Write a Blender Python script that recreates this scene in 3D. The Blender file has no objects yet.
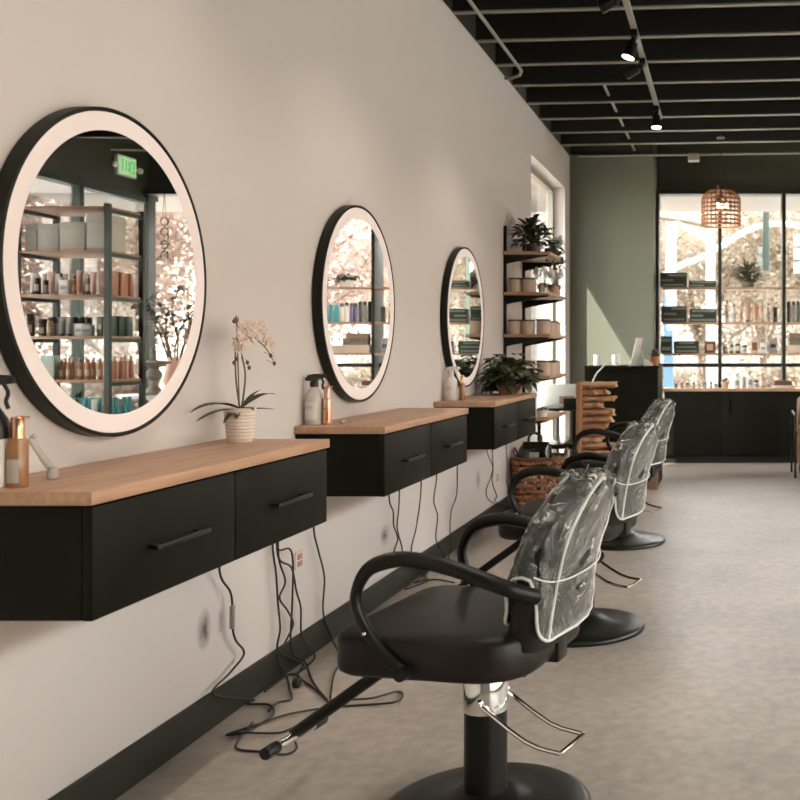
import bpy, bmesh, math, random
from mathutils import Vector, Matrix
PI = math.pi
R = math.radians
scene = bpy.context.scene
COL = scene.collection
rnd = random.Random(7)

# ------------------------------------------------------------------ frame of reference
# left wall is the plane X=0, the room runs along +Y, floor is Z=0
CX, CZ, FP = 1.725, 1.256, 981.0
VX, VY = 728.0, 350.0
def at(px, py, Y):
    return Vector((CX + (px-VX)*Y/FP, Y, CZ - (py-VY)*Y/FP))
def on_wall(px, py, X=0.02):
    Y = (X-CX)*FP/(px-VX)
    return at(px, py, Y)
def on_floor(px, py, Z=0.006):
    Y = (CZ-Z)*FP/(py-VY)
    return at(px, py, Y)

# ------------------------------------------------------------------ materials
def nd(nt, t, **kw):
    n = nt.nodes.new(t)
    for k, v in kw.items():
        setattr(n, k, v)
    return n
def mat(name, col, rough=.5, metal=0., var=0., scale=8., bump=0., bscale=60., emit=None, estr=0., spec=.5,
        stretch=(1, 1, 1), coat=0., trans=0., col2=None):
    m = bpy.data.materials.new(name); m.use_nodes = True
    nt = m.node_tree; b = nt.nodes['Principled BSDF']
    c = (*col, 1)
    b.inputs['Base Color'].default_value = c
    b.inputs['Roughness'].default_value = rough
    b.inputs['Metallic'].default_value = metal
    b.inputs['Specular IOR Level'].default_value = spec
    if coat: b.inputs['Coat Weight'].default_value = coat
    if trans: b.inputs['Transmission Weight'].default_value = trans
    if emit:
        b.inputs['Emission Color'].default_value = (*emit, 1)
        b.inputs['Emission Strength'].default_value = estr
    tc = mp = None
    if var or bump or col2:
        tc = nd(nt, 'ShaderNodeTexCoord'); mp = nd(nt, 'ShaderNodeMapping')
        mp.inputs['Scale'].default_value = stretch; mp.inputs['Location'].default_value = (.137, .211, .373)
        nt.links.new(tc.outputs['Object'], mp.inputs['Vector'])
    if var or col2:
        n = nd(nt, 'ShaderNodeTexNoise'); n.inputs['Scale'].default_value = scale
        n.inputs['Detail'].default_value = 6
        nt.links.new(mp.outputs[0], n.inputs['Vector'])
        r = nd(nt, 'ShaderNodeValToRGB')
        a = col if col2 is None else col2
        v = var
        r.color_ramp.elements[0].position = .32; r.color_ramp.elements[1].position = .68
        r.color_ramp.elements[0].color = (*[x*(1-v) for x in a], 1)
        r.color_ramp.elements[1].color = (*[min(1, x*(1+v)) for x in col], 1)
        nt.links.new(n.outputs['Fac'], r.inputs['Fac'])
        nt.links.new(r.outputs['Color'], b.inputs['Base Color'])
    if bump:
        n2 = nd(nt, 'ShaderNodeTexNoise'); n2.inputs['Scale'].default_value = bscale
        n2.inputs['Detail'].default_value = 4
        nt.links.new(mp.outputs[0], n2.inputs['Vector'])
        bp = nd(nt, 'ShaderNodeBump'); bp.inputs['Strength'].default_value = bump
        bp.inputs['Distance'].default_value = .01
        nt.links.new(n2.outputs['Fac'], bp.inputs['Height'])
        nt.links.new(bp.outputs['Normal'], b.inputs['Normal'])
    return m
def wood(name, c1, c2, axis='y', rough=.45):
    st = {'y': (14, .9, 14), 'x': (.9, 14, 14), 'z': (14, 14, .9)}[axis]
    return mat(name, c1, rough, col2=c2, var=.06, scale=3.2, stretch=st, bump=.08, bscale=9)
def thin_glass(name, tint=(1, 1, 1), refl=1.0, streak=0., rough=0.0, white=0., haze=0.):
    m = bpy.data.materials.new(name); m.use_nodes = True
    nt = m.node_tree; nt.nodes.clear()
    out = nd(nt, 'ShaderNodeOutputMaterial')
    tr = nd(nt, 'ShaderNodeBsdfTransparent'); tr.inputs[0].default_value = (*tint, 1)
    gl = nd(nt, 'ShaderNodeBsdfGlossy'); gl.inputs['Roughness'].default_value = rough
    fr = nd(nt, 'ShaderNodeFresnel'); fr.inputs['IOR'].default_value = 1.45
    mx = nd(nt, 'ShaderNodeMixShader')
    mul = nd(nt, 'ShaderNodeMath', operation='MULTIPLY'); mul.inputs[1].default_value = refl
    mul.use_clamp = True
    nt.links.new(fr.outputs[0], mul.inputs[0])
    fac = mul.outputs[0]
    nt.links.new(tr.outputs[0], mx.inputs[1]); nt.links.new(gl.outputs[0], mx.inputs[2])
    final = mx.outputs[0]
    if streak:
        tc = nd(nt, 'ShaderNodeTexCoord')
        ab = nd(nt, 'ShaderNodeVectorMath', operation='ABSOLUTE'); nt.links.new(tc.outputs['Object'], ab.inputs[0])
        sb = nd(nt, 'ShaderNodeVectorMath', operation='SUBTRACT'); sb.inputs[1].default_value = (.275, .205, .69); nt.links.new(ab.outputs[0], sb.inputs[0])
        nr = nd(nt, 'ShaderNodeVectorMath', operation='NORMALIZE'); nt.links.new(sb.outputs[0], nr.inputs[0])
        s1 = nd(nt, 'ShaderNodeVectorMath', operation='SCALE'); s1.inputs['Scale'].default_value = 3.4; nt.links.new(nr.outputs[0], s1.inputs[0])
        s2 = nd(nt, 'ShaderNodeVectorMath', operation='SCALE'); s2.inputs['Scale'].default_value = 9.; nt.links.new(tc.outputs['Object'], s2.inputs[0])
        sm = nd(nt, 'ShaderNodeVectorMath', operation='ADD'); nt.links.new(s1.outputs[0], sm.inputs[0]); nt.links.new(s2.outputs[0], sm.inputs[1])
        n = nd(nt, 'ShaderNodeTexNoise'); n.inputs['Scale'].default_value = 1.5; n.inputs['Detail'].default_value = 3.5
        n.inputs['Distortion'].default_value = .25
        nt.links.new(sm.outputs[0], n.inputs['Vector'])
        bp = nd(nt, 'ShaderNodeBump'); bp.inputs['Strength'].default_value = .8; bp.inputs['Distance'].default_value = .02
        nt.links.new(n.outputs['Fac'], bp.inputs['Height'])
        nt.links.new(bp.outputs[0], gl.inputs['Normal']); nt.links.new(bp.outputs[0], fr.inputs['Normal'])
        ad = nd(nt, 'ShaderNodeMath', operation='ADD'); ad.inputs[1].default_value = streak; ad.use_clamp = True
        nt.links.new(fac, ad.inputs[0]); fac = ad.outputs[0]
        if white:
            df = nd(nt, 'ShaderNodeBsdfDiffuse'); df.inputs[0].default_value = (.85, .85, .8, 1)
            d1 = nd(nt, 'ShaderNodeMath', operation='SUBTRACT'); d1.inputs[1].default_value = .5; nt.links.new(n.outputs['Fac'], d1.inputs[0])
            d2 = nd(nt, 'ShaderNodeMath', operation='ABSOLUTE'); nt.links.new(d1.outputs[0], d2.inputs[0])
            rp = nd(nt, 'ShaderNodeMapRange'); rp.inputs[1].default_value = .0; rp.inputs[2].default_value = .028
            rp.inputs[3].default_value = white; rp.inputs[4].default_value = 0.
            nt.links.new(d2.outputs[0], rp.inputs[0])
            n3 = nd(nt, 'ShaderNodeTexNoise'); n3.inputs['Scale'].default_value = 14.; nt.links.new(tc.outputs['Object'], n3.inputs['Vector'])
            r3 = nd(nt, 'ShaderNodeMapRange'); r3.inputs[1].default_value = .44; r3.inputs[2].default_value = .62; nt.links.new(n3.outputs['Fac'], r3.inputs[0])
            mm = nd(nt, 'ShaderNodeMath', operation='MULTIPLY_ADD'); mm.inputs[2].default_value = haze
            nt.links.new(rp.outputs[0], mm.inputs[0]); nt.links.new(r3.outputs[0], mm.inputs[1])
            m2 = nd(nt, 'ShaderNodeMixShader')
            nt.links.new(mm.outputs[0], m2.inputs[0]); nt.links.new(mx.outputs[0], m2.inputs[1]); nt.links.new(df.outputs[0], m2.inputs[2])
            final = m2.outputs[0]
    elif haze:
        df = nd(nt, 'ShaderNodeBsdfDiffuse'); df.inputs[0].default_value = (.8, .79, .75, 1)
        m2 = nd(nt, 'ShaderNodeMixShader'); m2.inputs[0].default_value = haze
        nt.links.new(mx.outputs[0], m2.inputs[1]); nt.links.new(df.outputs[0], m2.inputs[2]); final = m2.outputs[0]
    nt.links.new(fac, mx.inputs[0])
    nt.links.new(final, out.inputs[0])
    return m

M = {}
def wall_paint():
    m = mat('wall_paint', (.60, .556, .53), .75, var=.012, scale=1.5, bump=.04, bscale=220)
    nt = m.node_tree; b = nt.nodes['Principled BSDF']
    base = b.inputs['Base Color'].links[0].from_socket
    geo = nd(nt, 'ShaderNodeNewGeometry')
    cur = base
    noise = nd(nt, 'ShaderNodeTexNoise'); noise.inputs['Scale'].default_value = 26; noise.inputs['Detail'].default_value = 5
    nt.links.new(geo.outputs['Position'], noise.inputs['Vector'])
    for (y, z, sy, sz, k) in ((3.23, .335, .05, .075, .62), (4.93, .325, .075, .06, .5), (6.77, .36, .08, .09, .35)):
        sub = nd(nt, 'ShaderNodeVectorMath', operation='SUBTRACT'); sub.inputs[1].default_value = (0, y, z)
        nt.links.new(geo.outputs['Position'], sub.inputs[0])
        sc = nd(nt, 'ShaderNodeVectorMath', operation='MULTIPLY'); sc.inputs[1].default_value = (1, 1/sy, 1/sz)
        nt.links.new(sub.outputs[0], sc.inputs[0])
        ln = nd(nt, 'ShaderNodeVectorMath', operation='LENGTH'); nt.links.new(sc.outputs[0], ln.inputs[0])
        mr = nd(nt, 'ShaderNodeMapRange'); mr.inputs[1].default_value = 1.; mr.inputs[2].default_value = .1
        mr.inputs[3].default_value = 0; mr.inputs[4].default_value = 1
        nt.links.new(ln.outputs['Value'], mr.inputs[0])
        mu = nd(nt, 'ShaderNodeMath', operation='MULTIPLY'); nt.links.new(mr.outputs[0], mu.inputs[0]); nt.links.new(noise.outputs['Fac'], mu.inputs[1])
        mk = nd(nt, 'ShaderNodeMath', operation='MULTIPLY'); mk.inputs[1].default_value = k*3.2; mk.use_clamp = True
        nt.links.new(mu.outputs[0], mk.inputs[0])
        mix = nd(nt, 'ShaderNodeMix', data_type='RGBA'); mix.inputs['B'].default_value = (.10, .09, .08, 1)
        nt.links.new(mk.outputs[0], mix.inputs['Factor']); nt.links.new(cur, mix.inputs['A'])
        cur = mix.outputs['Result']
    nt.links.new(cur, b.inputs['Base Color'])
    return m
def concrete():
    m = mat('polished_concrete', (.40, .34, .283), .34, col2=(.325, .275, .228), var=.05, scale=1.3, bump=.03, bscale=14)
    nt = m.node_tree; b = nt.nodes['Principled BSDF']
    tc = nd(nt, 'ShaderNodeTexCoord')
    mpp = nd(nt, 'ShaderNodeMapping'); mpp.inputs['Location'].default_value = (.137, .211, .373); nt.links.new(tc.outputs['Object'], mpp.inputs[0])
    n = nd(nt, 'ShaderNodeTexNoise'); n.inputs['Scale'].default_value = 4; n.inputs['Detail'].default_value = 4
    nt.links.new(mpp.outputs[0], n.inputs['Vector'])
    mr = nd(nt, 'ShaderNodeMapRange'); mr.inputs[3].default_value = .36; mr.inputs[4].default_value = .46; b.inputs['Specular IOR Level'].default_value = .28
    nt.links.new(n.outputs['Fac'], mr.inputs[0]); nt.links.new(mr.outputs[0], b.inputs['Roughness'])
    # fine mottling over the broad clouds
    n2 = nd(nt, 'ShaderNodeTexNoise'); n2.inputs['Scale'].default_value = 22; n2.inputs['Detail'].default_value = 5
    nt.links.new(mpp.outputs[0], n2.inputs['Vector'])
    r2 = nd(nt, 'ShaderNodeMapRange'); r2.inputs[1].default_value = .3; r2.inputs[2].default_value = .7
    r2.inputs[3].default_value = .86; r2.inputs[4].default_value = 1.12
    nt.links.new(n2.outputs['Fac'], r2.inputs[0])
    base = b.inputs['Base Color'].links[0].from_socket
    mul = nd(nt, 'ShaderNodeVectorMath', operation='SCALE')
    nt.links.new(base, mul.inputs[0]); nt.links.new(r2.outputs[0], mul.inputs['Scale'])
    nt.links.new(mul.outputs[0], b.inputs['Base Color'])
    return m
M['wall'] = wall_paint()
M['floor'] = concrete()
M['green_wall'] = mat('sage_green_paint', (.135, .142, .106), .7, var=.02, scale=2, bump=.03, bscale=200)
M['dark_green'] = mat('dark_green_paint', (.040, .042, .026), .65, var=.05, scale=3)
M['ceil'] = mat('black_ceiling_paint', (.005, .0045, .0025), .8, var=.1, scale=5)
M['joist'] = mat('dark_painted_joist', (.009, .008, .0048), .6, var=.1, scale=5)
M['lit_underside'] = mat('joist_bounce_light', (.22, .20, .16), .5, var=.12, scale=9)  # pale tone paints floor bounce light on the joist undersides
M['band'] = mat('dark_brown_band', (.05, .045, .035), .7, var=.1, scale=6)
M['base'] = mat('charcoal_green_trim', (.017, .0175, .012), .5, spec=.3)
M['vanity'] = mat('black_green_laminate', (.0065, .0068, .0032), .5, var=.12, scale=5, bump=.02, bscale=120, spec=.14)
M['blackgap'] = mat('drawer_gap_black', (.004, .004, .003), .8)
M['oak'] = wood('oak_worktop', (.52, .315, .20), (.42, .248, .152), 'y', .5)
M['oakx'] = wood('oak_board', (.48, .30, .19), (.37, .22, .13), 'x', .45)
M['log'] = wood('split_log_wood', (.66, .40, .235), (.46, .25, .13), 'x', .75)
M['postwood'] = wood('honey_wood', (.55, .30, .15), (.42, .22, .10), 'z', .5)
M['black_metal'] = mat('black_metal', (.005, .005, .0036), .40, metal=.2, spec=.4)
M['handle'] = mat('dark_steel_handle', (.07, .07, .06), .32, metal=.9)
M['chrome'] = mat('chrome', (.80, .79, .76), .10, metal=1)
M['leather'] = mat('black_vinyl', (.0085, .006, .0038), .44, var=.12, scale=14, bump=.06, bscale=260, spec=.36)
M['arm'] = mat('black_arm_urethane', (.007, .0055, .0038), .40, bump=.03, bscale=300, spec=.35)
M['base_black'] = mat('black_gloss_base', (.007, .0075, .0045), .36, spec=.4)
M['plastic'] = thin_glass('clear_vinyl_film', (.90, .92, .89), 1.7, streak=.03, rough=.14, white=.80, haze=.045)
M['piping'] = mat('clear_vinyl_piping', (.72, .72, .67), .3)
M['frame'] = mat('mirror_frame_black', (.009, .0095, .0055), .45, spec=.25)
M['ring'] = mat('lit_frosted_ring', (.60, .515, .475), .5, emit=(1, .86, .79), estr=.075)
M['mirror'] = mat('mirror_silver', (.93, .93, .92), .0, metal=1)
M['glass'] = thin_glass('window_glass', (.97, .98, .97), .7)
M['winframe'] = mat('green_black_frame', (.016, .019, .011), .45)
M['teal_frame'] = mat('dark_green_metal', (.022, .040, .027), .45)
M['cord'] = mat('black_cord', (.018, .017, .014), .55)
M['cord_white'] = mat('white_cord', (.75, .74, .70), .5)
M['amber'] = mat('amber_plastic', (.30, .14, .055), .2, coat=.3)
M['copper'] = mat('copper_cap', (.72, .40, .24), .25, metal=.85)
M['rose'] = mat('rose_gold', (.70, .40, .29), .28, metal=.6)
M['label'] = mat('grey_label', (.42, .38, .33), .6)
M['labelw'] = mat('pale_label', (.72, .70, .66), .6)
M['frost'] = mat('frosted_bottle', (.60, .57, .51), .3, spec=.5)
M['whitep'] = mat('white_plastic', (.78, .76, .72), .4)
M['clear'] = thin_glass('clear_plastic', (.93, .92, .88), 1.0, rough=.08, haze=.32)
M['blackp'] = mat('black_plastic', (.010, .010, .009), .35)
M['pot'] = mat('cream_ceramic', (.72, .64, .55), .5)
M['terra'] = mat('terracotta', (.52, .20, .09), .7, var=.1, scale=10)
M['pink_terra'] = mat('pink_clay', (.60, .36, .27), .7, var=.08, scale=10)
M['leaf'] = mat('dark_leaf', (.045, .060, .026), .42, var=.35, scale=14)
M['leaf2'] = mat('orchid_leaf', (.050, .060, .034), .4, var=.2, scale=10)
M['leafv'] = mat('variegated_leaf', (.085, .105, .048), .42, col2=(.030, .042, .018), var=.15, scale=26)
M['stem'] = mat('brown_stem', (.13, .085, .05), .6)
M['petal'] = mat('cream_pink_petal', (.66, .52, .43), .6, var=.15, scale=30)
M['petal_w'] = mat('white_petal', (.85, .84, .80), .6)
M['canister'] = mat('cream_canister', (.60, .47, .36), .55, var=.06, scale=6)
M['canlid'] = mat('dark_lid', (.07, .055, .042), .5)
M['soil'] = mat('soil', (.03, .022, .015), .9)
M['rattan'] = mat('rattan', (.20, .09, .036), .6, var=.2, scale=30)
M['bulb'] = mat('warm_bulb', (1, .8, .5), .3, emit=(1, .62, .28), estr=4)
M['spot_on'] = mat('lit_spot_lens', (1, .9, .7), .3, emit=(1, .80, .55), estr=5)
M['pipe'] = mat('grey_conduit', (.30, .28, .235), .4, metal=.2)
M['greenbox'] = mat('dark_green_box', (.042, .056, .044), .5)
M['greenbox2'] = mat('pale_green_band', (.26, .32, .27), .5)
M['wicker'] = mat('brown_wicker', (.36, .16, .07), .6, var=.3, scale=30)
M['bag'] = mat('black_patent', (.012, .012, .011), .2, coat=.6)
M['grey'] = mat('light_grey_shell', (.56, .57, .53), .4)
M['brownp'] = mat('brown_card', (.26, .16, .10), .6)
M['leather_b'] = mat('brown_leather', (.15, .065, .034), .45, var=.2, scale=8)
M['paper'] = mat('white_card', (.80, .79, .76), .6)
M['boxw'] = mat('pale_grey_carton', (.56, .54, .49), .6)
M['urn'] = mat('weathered_urn', (.17, .14, .11), .7, var=.3, scale=12)
M['candle'] = mat('white_candle', (.9, .88, .84), .4)
M['outlet'] = mat('outlet_plate', (.62, .55, .50), .4)
M['outlet_red'] = mat('outlet_marking', (.40, .22, .18), .5)
M['exit_green'] = mat('exit_green_lit', (.30, .42, .26), .5, emit=(.45, .8, .38), estr=.16)
M['exit_body'] = mat('exit_sign_body', (.62, .60, .54), .5)
M['pave'] = mat('pavement', (.50, .475, .43), .8, var=.08, scale=.4)
M['canopy'] = mat('canopy_soffit', (.34, .30, .265), .7)
M['signal'] = mat('grey_green_signal', (.15, .17, .15), .5)
M['steelw'] = mat('white_painted_steel', (.46, .46, .45), .5)
M['polegreen'] = mat('green_street_pole', (.028, .045, .035), .5)
M['bluep'] = mat('light_blue_banner', (.11, .22, .36), .6)
M['bark'] = mat('bark', (.16, .12, .09), .8)
M['bank'] = mat('autumn_bank', (.29, .235, .19), .8, col2=(.19, .165, .13), var=.15, scale=3.5, bump=.6, bscale=3)
M['xleaf'] = mat('pale_autumn_leaf', (.34, .275, .205), .7, col2=(.25, .21, .155), var=.08, scale=1.2)
M['xleaf2'] = mat('pink_autumn_leaf', (.36, .25, .205), .7, col2=(.28, .215, .17), var=.08, scale=1.1)

for k in ('xleaf', 'xleaf2'):                      # thin leaves let light through
    nt_ = M[k].node_tree; b_ = nt_.nodes['Principled BSDF']; o_ = [n for n in nt_.nodes if n.type == 'OUTPUT_MATERIAL'][0]
    src = b_.inputs['Base Color'].links[0].from_socket
    tl = nd(nt_, 'ShaderNodeBsdfTranslucent'); df = nd(nt_, 'ShaderNodeBsdfDiffuse'); mxl = nd(nt_, 'ShaderNodeMixShader'); mxl.inputs[0].default_value = .5
    nt_.links.new(src, tl.inputs[0]); nt_.links.new(src, df.inputs[0]); nt_.links.new(df.outputs[0], mxl.inputs[1]); nt_.links.new(tl.outputs[0], mxl.inputs[2]); nt_.links.new(mxl.outputs[0], o_.inputs[0])
PAL = {
 'white': (.74, .72, .68), 'cream': (.62, .53, .43), 'tan': (.45, .30, .20), 'brown': (.20, .10, .055), 'black': (.02, .02, .018),
 'amber': (.42, .20, .08), 'pink': (.62, .40, .34), 'teal': (.02, .30, .31), 'purple': (.13, .09, .20), 'grey': (.28, .27, .25),
 'charcoal': (.06, .058, .055), 'copper': (.52, .26, .16), 'green': (.05, .09, .06), 'mint': (.42, .58, .52), 'blue': (.08, .16, .30),
}
PM = {k: mat('bottle_'+k, v, .32, coat=.2) for k, v in PAL.items()}

# ------------------------------------------------------------------ mesh building
def cr(pts, n=6, closed=False):
    P = [Vector(p) for p in pts]; L = len(P); out = []
    rng = range(L if closed else L-1)
    for i in rng:
        if closed: a, b, c, d = P[(i-1) % L], P[i], P[(i+1) % L], P[(i+2) % L]
        else: a, b, c, d = P[max(i-1, 0)], P[i], P[i+1], P[min(i+2, L-1)]
        for k in range(n):
            t = k/n; t2 = t*t; t3 = t2*t
            out.append(.5*((2*b) + (c-a)*t + (2*a-5*b+4*c-d)*t2 + (3*b-a-3*c+d)*t3))
    if not closed: out.append(P[-1])
    return out
class MB:
    def __init__(s): s.bm = bmesh.new()
    def box(s, x0, y0, z0, x1, y1, z1, bev=0., seg=2, rot=None):
        r = bmesh.ops.create_cube(s.bm, size=1)
        vs = r['verts']
        for v in vs:
            v.co = Vector((x0+(v.co.x+.5)*(x1-x0), y0+(v.co.y+.5)*(y1-y0), z0+(v.co.z+.5)*(z1-z0)))
        if bev:
            es = list({e for v in vs for e in v.link_edges})
            rr = bmesh.ops.bevel(s.bm, geom=es, offset=bev, segments=seg, profile=.5, affect='EDGES')
            vs = list({v for f in rr['faces'] for v in f.verts} | {v for v in vs if v.is_valid})
        if rot is not None:
            for v in vs: v.co = rot @ v.co
        return s
    def loft(s, rings, cap0=True, cap1=True, closed=True):
        V = [[s.bm.verts.new(p) for p in r] for r in rings]
        n = len(V[0])
        for a, b in zip(V, V[1:]):
            for i in range(n if closed else n-1):
                j = (i+1) % n
                s.bm.faces.new((a[i], a[j], b[j], b[i]))
        if cap0 and closed: s.bm.faces.new(list(reversed(V[0])))
        if cap1 and closed: s.bm.faces.new(V[-1])
        return s
    def tube(s, pts, r, n=8, closed=False, flat=1., up=None):
        P = [Vector(p) for p in pts]; L = len(P)
        rad = r if isinstance(r, (list, tuple)) else [r]*L
        T = []
        for i in range(L):
            a = P[i-1] if (i or closed) else P[i]; b = P[(i+1) % L] if (i < L-1 or closed) else P[i]
            t = (b-a); T.append(t.normalized() if t.length > 1e-9 else Vector((0, 0, 1)))
        u = Vector(up) if up else (Vector((0, 0, 1)) if abs(T[0].z) < .9 else Vector((1, 0, 0)))
        rings = []
        for i in range(L):
            u = (u - T[i]*u.dot(T[i])); u = u.normalized() if u.length > 1e-6 else T[i].orthogonal().normalized()
            w = T[i].cross(u)
            rings.append([P[i] + (u*math.cos(2*PI*k/n)*flat + w*math.sin(2*PI*k/n))*rad[i] for k in range(n)])
        if closed:
            rings.append(rings[0])
            V = [[s.bm.verts.new(p) for p in rr] for rr in rings[:-1]]; V.append(V[0])
            for a, b in zip(V, V[1:]):
                for k in range(n):
                    j = (k+1) % n
                    s.bm.faces.new((a[k], a[j], b[j], b[k]))
        else: s.loft(rings)
        return s
    def lathe(s, prof, n=24, c=(0, 0, 0), axis='z'):
        rings = []
        for (r, z) in prof:
            r = max(r, 1e-4)
            if axis == 'z': rings.append([(c[0]+r*math.cos(2*PI*k/n), c[1]+r*math.sin(2*PI*k/n), c[2]+z) for k in range(n)])
            elif axis == 'x': rings.append([(c[0]+z, c[1]+r*math.cos(2*PI*k/n), c[2]+r*math.sin(2*PI*k/n)) for k in range(n)])
            else: rings.append([(c[0]+r*math.sin(2*PI*k/n), c[1]+z, c[2]+r*math.cos(2*PI*k/n)) for k in range(n)])
        return s.loft(rings)
    def cyl(s, p0, p1, r0, r1=None, n=12):
        return s.tube([p0, p1], [r0, r0 if r1 is None else r1], n)
    def ball(s, c, r, sub=2, sc=(1, 1, 1)):
        q = bmesh.ops.create_icosphere(s.bm, subdivisions=sub, radius=r)
        for v in q['verts']: v.co = Vector((c[0]+v.co.x*sc[0], c[1]+v.co.y*sc[1], c[2]+v.co.z*sc[2]))
        return s
    def poly(s, pts):
        s.bm.faces.new([s.bm.verts.new(p) for p in pts]); return s
    def leaf(s, base, d, ln, w, droop=.3, seg=5, fold=.15, tip=1.):
        d = Vector(d).normalized(); side = d.cross(Vector((0, 0, 1)))
        side = side.normalized() if side.length > 1e-3 else Vector((1, 0, 0))
        p = Vector(base); rows = []
        dirv = d.copy()
        for i in range(seg+1):
            t = i/seg
            ww = w*(math.sin(PI*min(1, (t*.92+.06)))**.8) * (1 if t < .97 else .3)
            nrm = side.cross(dirv).normalized()
            rows.append([p+side*ww*.5+nrm*fold*ww*.5, p.copy(), p-side*ww*.5+nrm*fold*ww*.5])
            dirv = (dirv + Vector((0, 0, -droop/seg))).normalized()
            p = p+dirv*(ln/seg)
        V = [[s.bm.verts.new(q) for q in r] for r in rows]
        for a, b in zip(V, V[1:]):
            for k in (0, 1): s.bm.faces.new((a[k], a[k+1], b[k+1], b[k]))
        return s
    def build(s, name, m, parent=None, loc=None, ang=38, smooth=True):
        bmesh.ops.recalc_face_normals(s.bm, faces=s.bm.faces[:])
        me = bpy.data.meshes.new(name); s.bm.to_mesh(me); s.bm.free()
        if smooth and len(me.polygons):
            me.polygons.foreach_set('use_smooth', [True]*len(me.polygons))
            me.set_sharp_from_angle(angle=R(ang))
        me.materials.append(m)
        o = bpy.data.objects.new(name, me); COL.objects.link(o)
        if parent: o.parent = parent
        if loc is not None: o.location = loc
        return o
def tag(o, label, cat, group=None, kind=None):
    o['label'] = label; o['category'] = cat
    if group: o['group'] = group
    if kind: o['kind'] = kind
    return o
def thing(name, label, cat, loc=(0, 0, 0), rz=0., group=None):
    o = bpy.data.objects.new(name, None); COL.objects.link(o)
    o.empty_display_size = .05
    o.location = loc; o.rotation_euler = (0, 0, rz)
    return tag(o, label, cat, group)
def struct(name, mb, m, parent=None):
    o = mb.build(name, m, parent)
    if not parent: o['kind'] = 'structure'
    return o
def kids(o): return [c for c in bpy.data.objects if c.parent == o]
def copy_tree(o, parent=None):
    c = o.copy(); COL.objects.link(c); c.parent = parent
    for ch in kids(o): copy_tree(ch, c)
    return c
def dup(o, loc, label, rz=None, group=None):
    c = copy_tree(o); c.location = loc; c['label'] = label
    if rz is not None: c.rotation_euler = (0, 0, rz)
    if group: c['group'] = group
    return c
ORD = ['first', 'second', 'third', 'fourth', 'fifth', 'sixth', 'seventh', 'eighth', 'ninth', 'tenth', 'eleventh', 'twelfth', 'thirteenth', 'fourteenth', 'fifteenth', 'sixteenth', 'seventeenth']

# ------------------------------------------------------------------ room shell
YB, YG = 11.3, 10.7           # window wall, green partition
XR, YF = 5.03, -4.0           # window wall on the other side, wall behind
ZW, ZT = 3.37, 3.76           # top of the painted wall, deck
W1a, W1b, W1t = 8.59, 10.38, 2.974
b = MB(); b.box(-.25, YF-.2, -.12, XR+.2, YB+.2, 0); struct('floor', b, M['floor'])
b = MB(); b.box(-.25, YF-.2, ZT, XR+.2, YB+.2, ZT+.15); struct('ceiling', b, M['ceil'])
b = MB()
b.box(-.2, YF, 0, 0, W1a, ZW); b.box(-.2, W1b, 0, 0, YB+.2, ZW)
b.box(-.2, W1a, W1t, 0, W1b, ZW); b.box(-.2, W1a, 0, 0, W1b, .12)
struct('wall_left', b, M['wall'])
b = MB(); b.box(-.2, YF, ZW, 0, YB+.2, ZT); struct('trim_1', b, M['band'])
b = MB(); b.box(0, YG, 0, .907, YB+.2, 3.385); struct('wall_back', b, M['green_wall'])
b = MB(); b.box(0, YG+.06, 3.385, .907, YB+.2, ZT); b.box(.907, YB, 3.06, XR, YB+.2, ZT); b.box(.907, YB, 0, XR, YB+.2, .62)
b.box(.907, YB-.06, 3.08, XR, YB, 3.125)
struct('trim_2', b, M['dark_green'])
WS = -3.1
b = MB(); b.box(XR, YF, 0, XR+.2, WS, ZT); b.box(XR, WS, 2.99, XR+.2, YB+.2, ZT); b.box(XR, WS, 0, XR+.2, YB+.2, .18)
o = struct('wall_right', b, M['dark_green'])
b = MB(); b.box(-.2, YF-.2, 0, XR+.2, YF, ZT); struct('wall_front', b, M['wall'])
b = MB(); b.box(0, YF, 0, .016, W1a-.02, .118, .003); struct('baseboard_left', b, M['base'])
# left wall window
w = thing('window_1', 'white-revealed window in the beige wall', 'window'); w['kind'] = 'structure'
b = MB(); X0, X1 = -.17, -.12
b.box(X0, W1a, .12, X1, W1a+.05, W1t); b.box(X0, W1b-.05, .12, X1, W1b, W1t); b.box(X0, W1a, W1t-.05, X1, W1b, W1t); b.box(X0, W1a, .12, X1, W1b, .17)
b.box(X0, 9.10, .12, X1, 9.16, W1t)
b.build('window_frame', M['pipe'], w)
b = MB(); b.box(-.15, W1a+.04, .16, -.144, W1b-.04, W1t-.04); b.build('pane', M['glass'], w)
# back window
MUL = [.953, 1.633, 2.358, 3.08, 3.80]
w = thing('window_2', 'street window of dark mullions', 'window'); w['kind'] = 'structure'
b = MB(); b.box(.907, 11.10, .62, .942, YB+.06, 3.06)
for x in MUL[1:]: b.box(x-.02, 11.06, .62, x+.02, YB+.06, 3.06, .004)
b.box(XR-.05, 11.22, .62, XR, YB+.06, 3.04)
b.box(.907, 11.18, 3.035, XR, YB+.06, 3.08); b.box(.907, 11.2, 1.062, XR, YB+.06, 1.105)
b.build('window_frame', M['winframe'], w)
b = MB(); b.box(.95, YB+.02, .62, XR, YB+.026, 3.04); b.build('pane', M['glass'], w)
# right side windows
w = thing('window_3', 'side street window of dark green mullions', 'window'); w['kind'] = 'structure'
b = MB(); y = 1.3
ys = [WS+i*1.1 for i in range(13)]
for y in ys: b.box(XR-.03, y-.03, .18, XR+.06, y+.03, 3.0)
b.box(XR-.03, WS, 2.94, XR+.06, YB, 3.0); b.box(XR-.02, WS, .18, XR+.06, YB, .25)
b.build('window_frame', M['teal_frame'], w)
b = MB(); b.box(XR+.02, WS, .2, XR+.026, YB, 2.98); b.build('pane', M['glass'], w)
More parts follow.
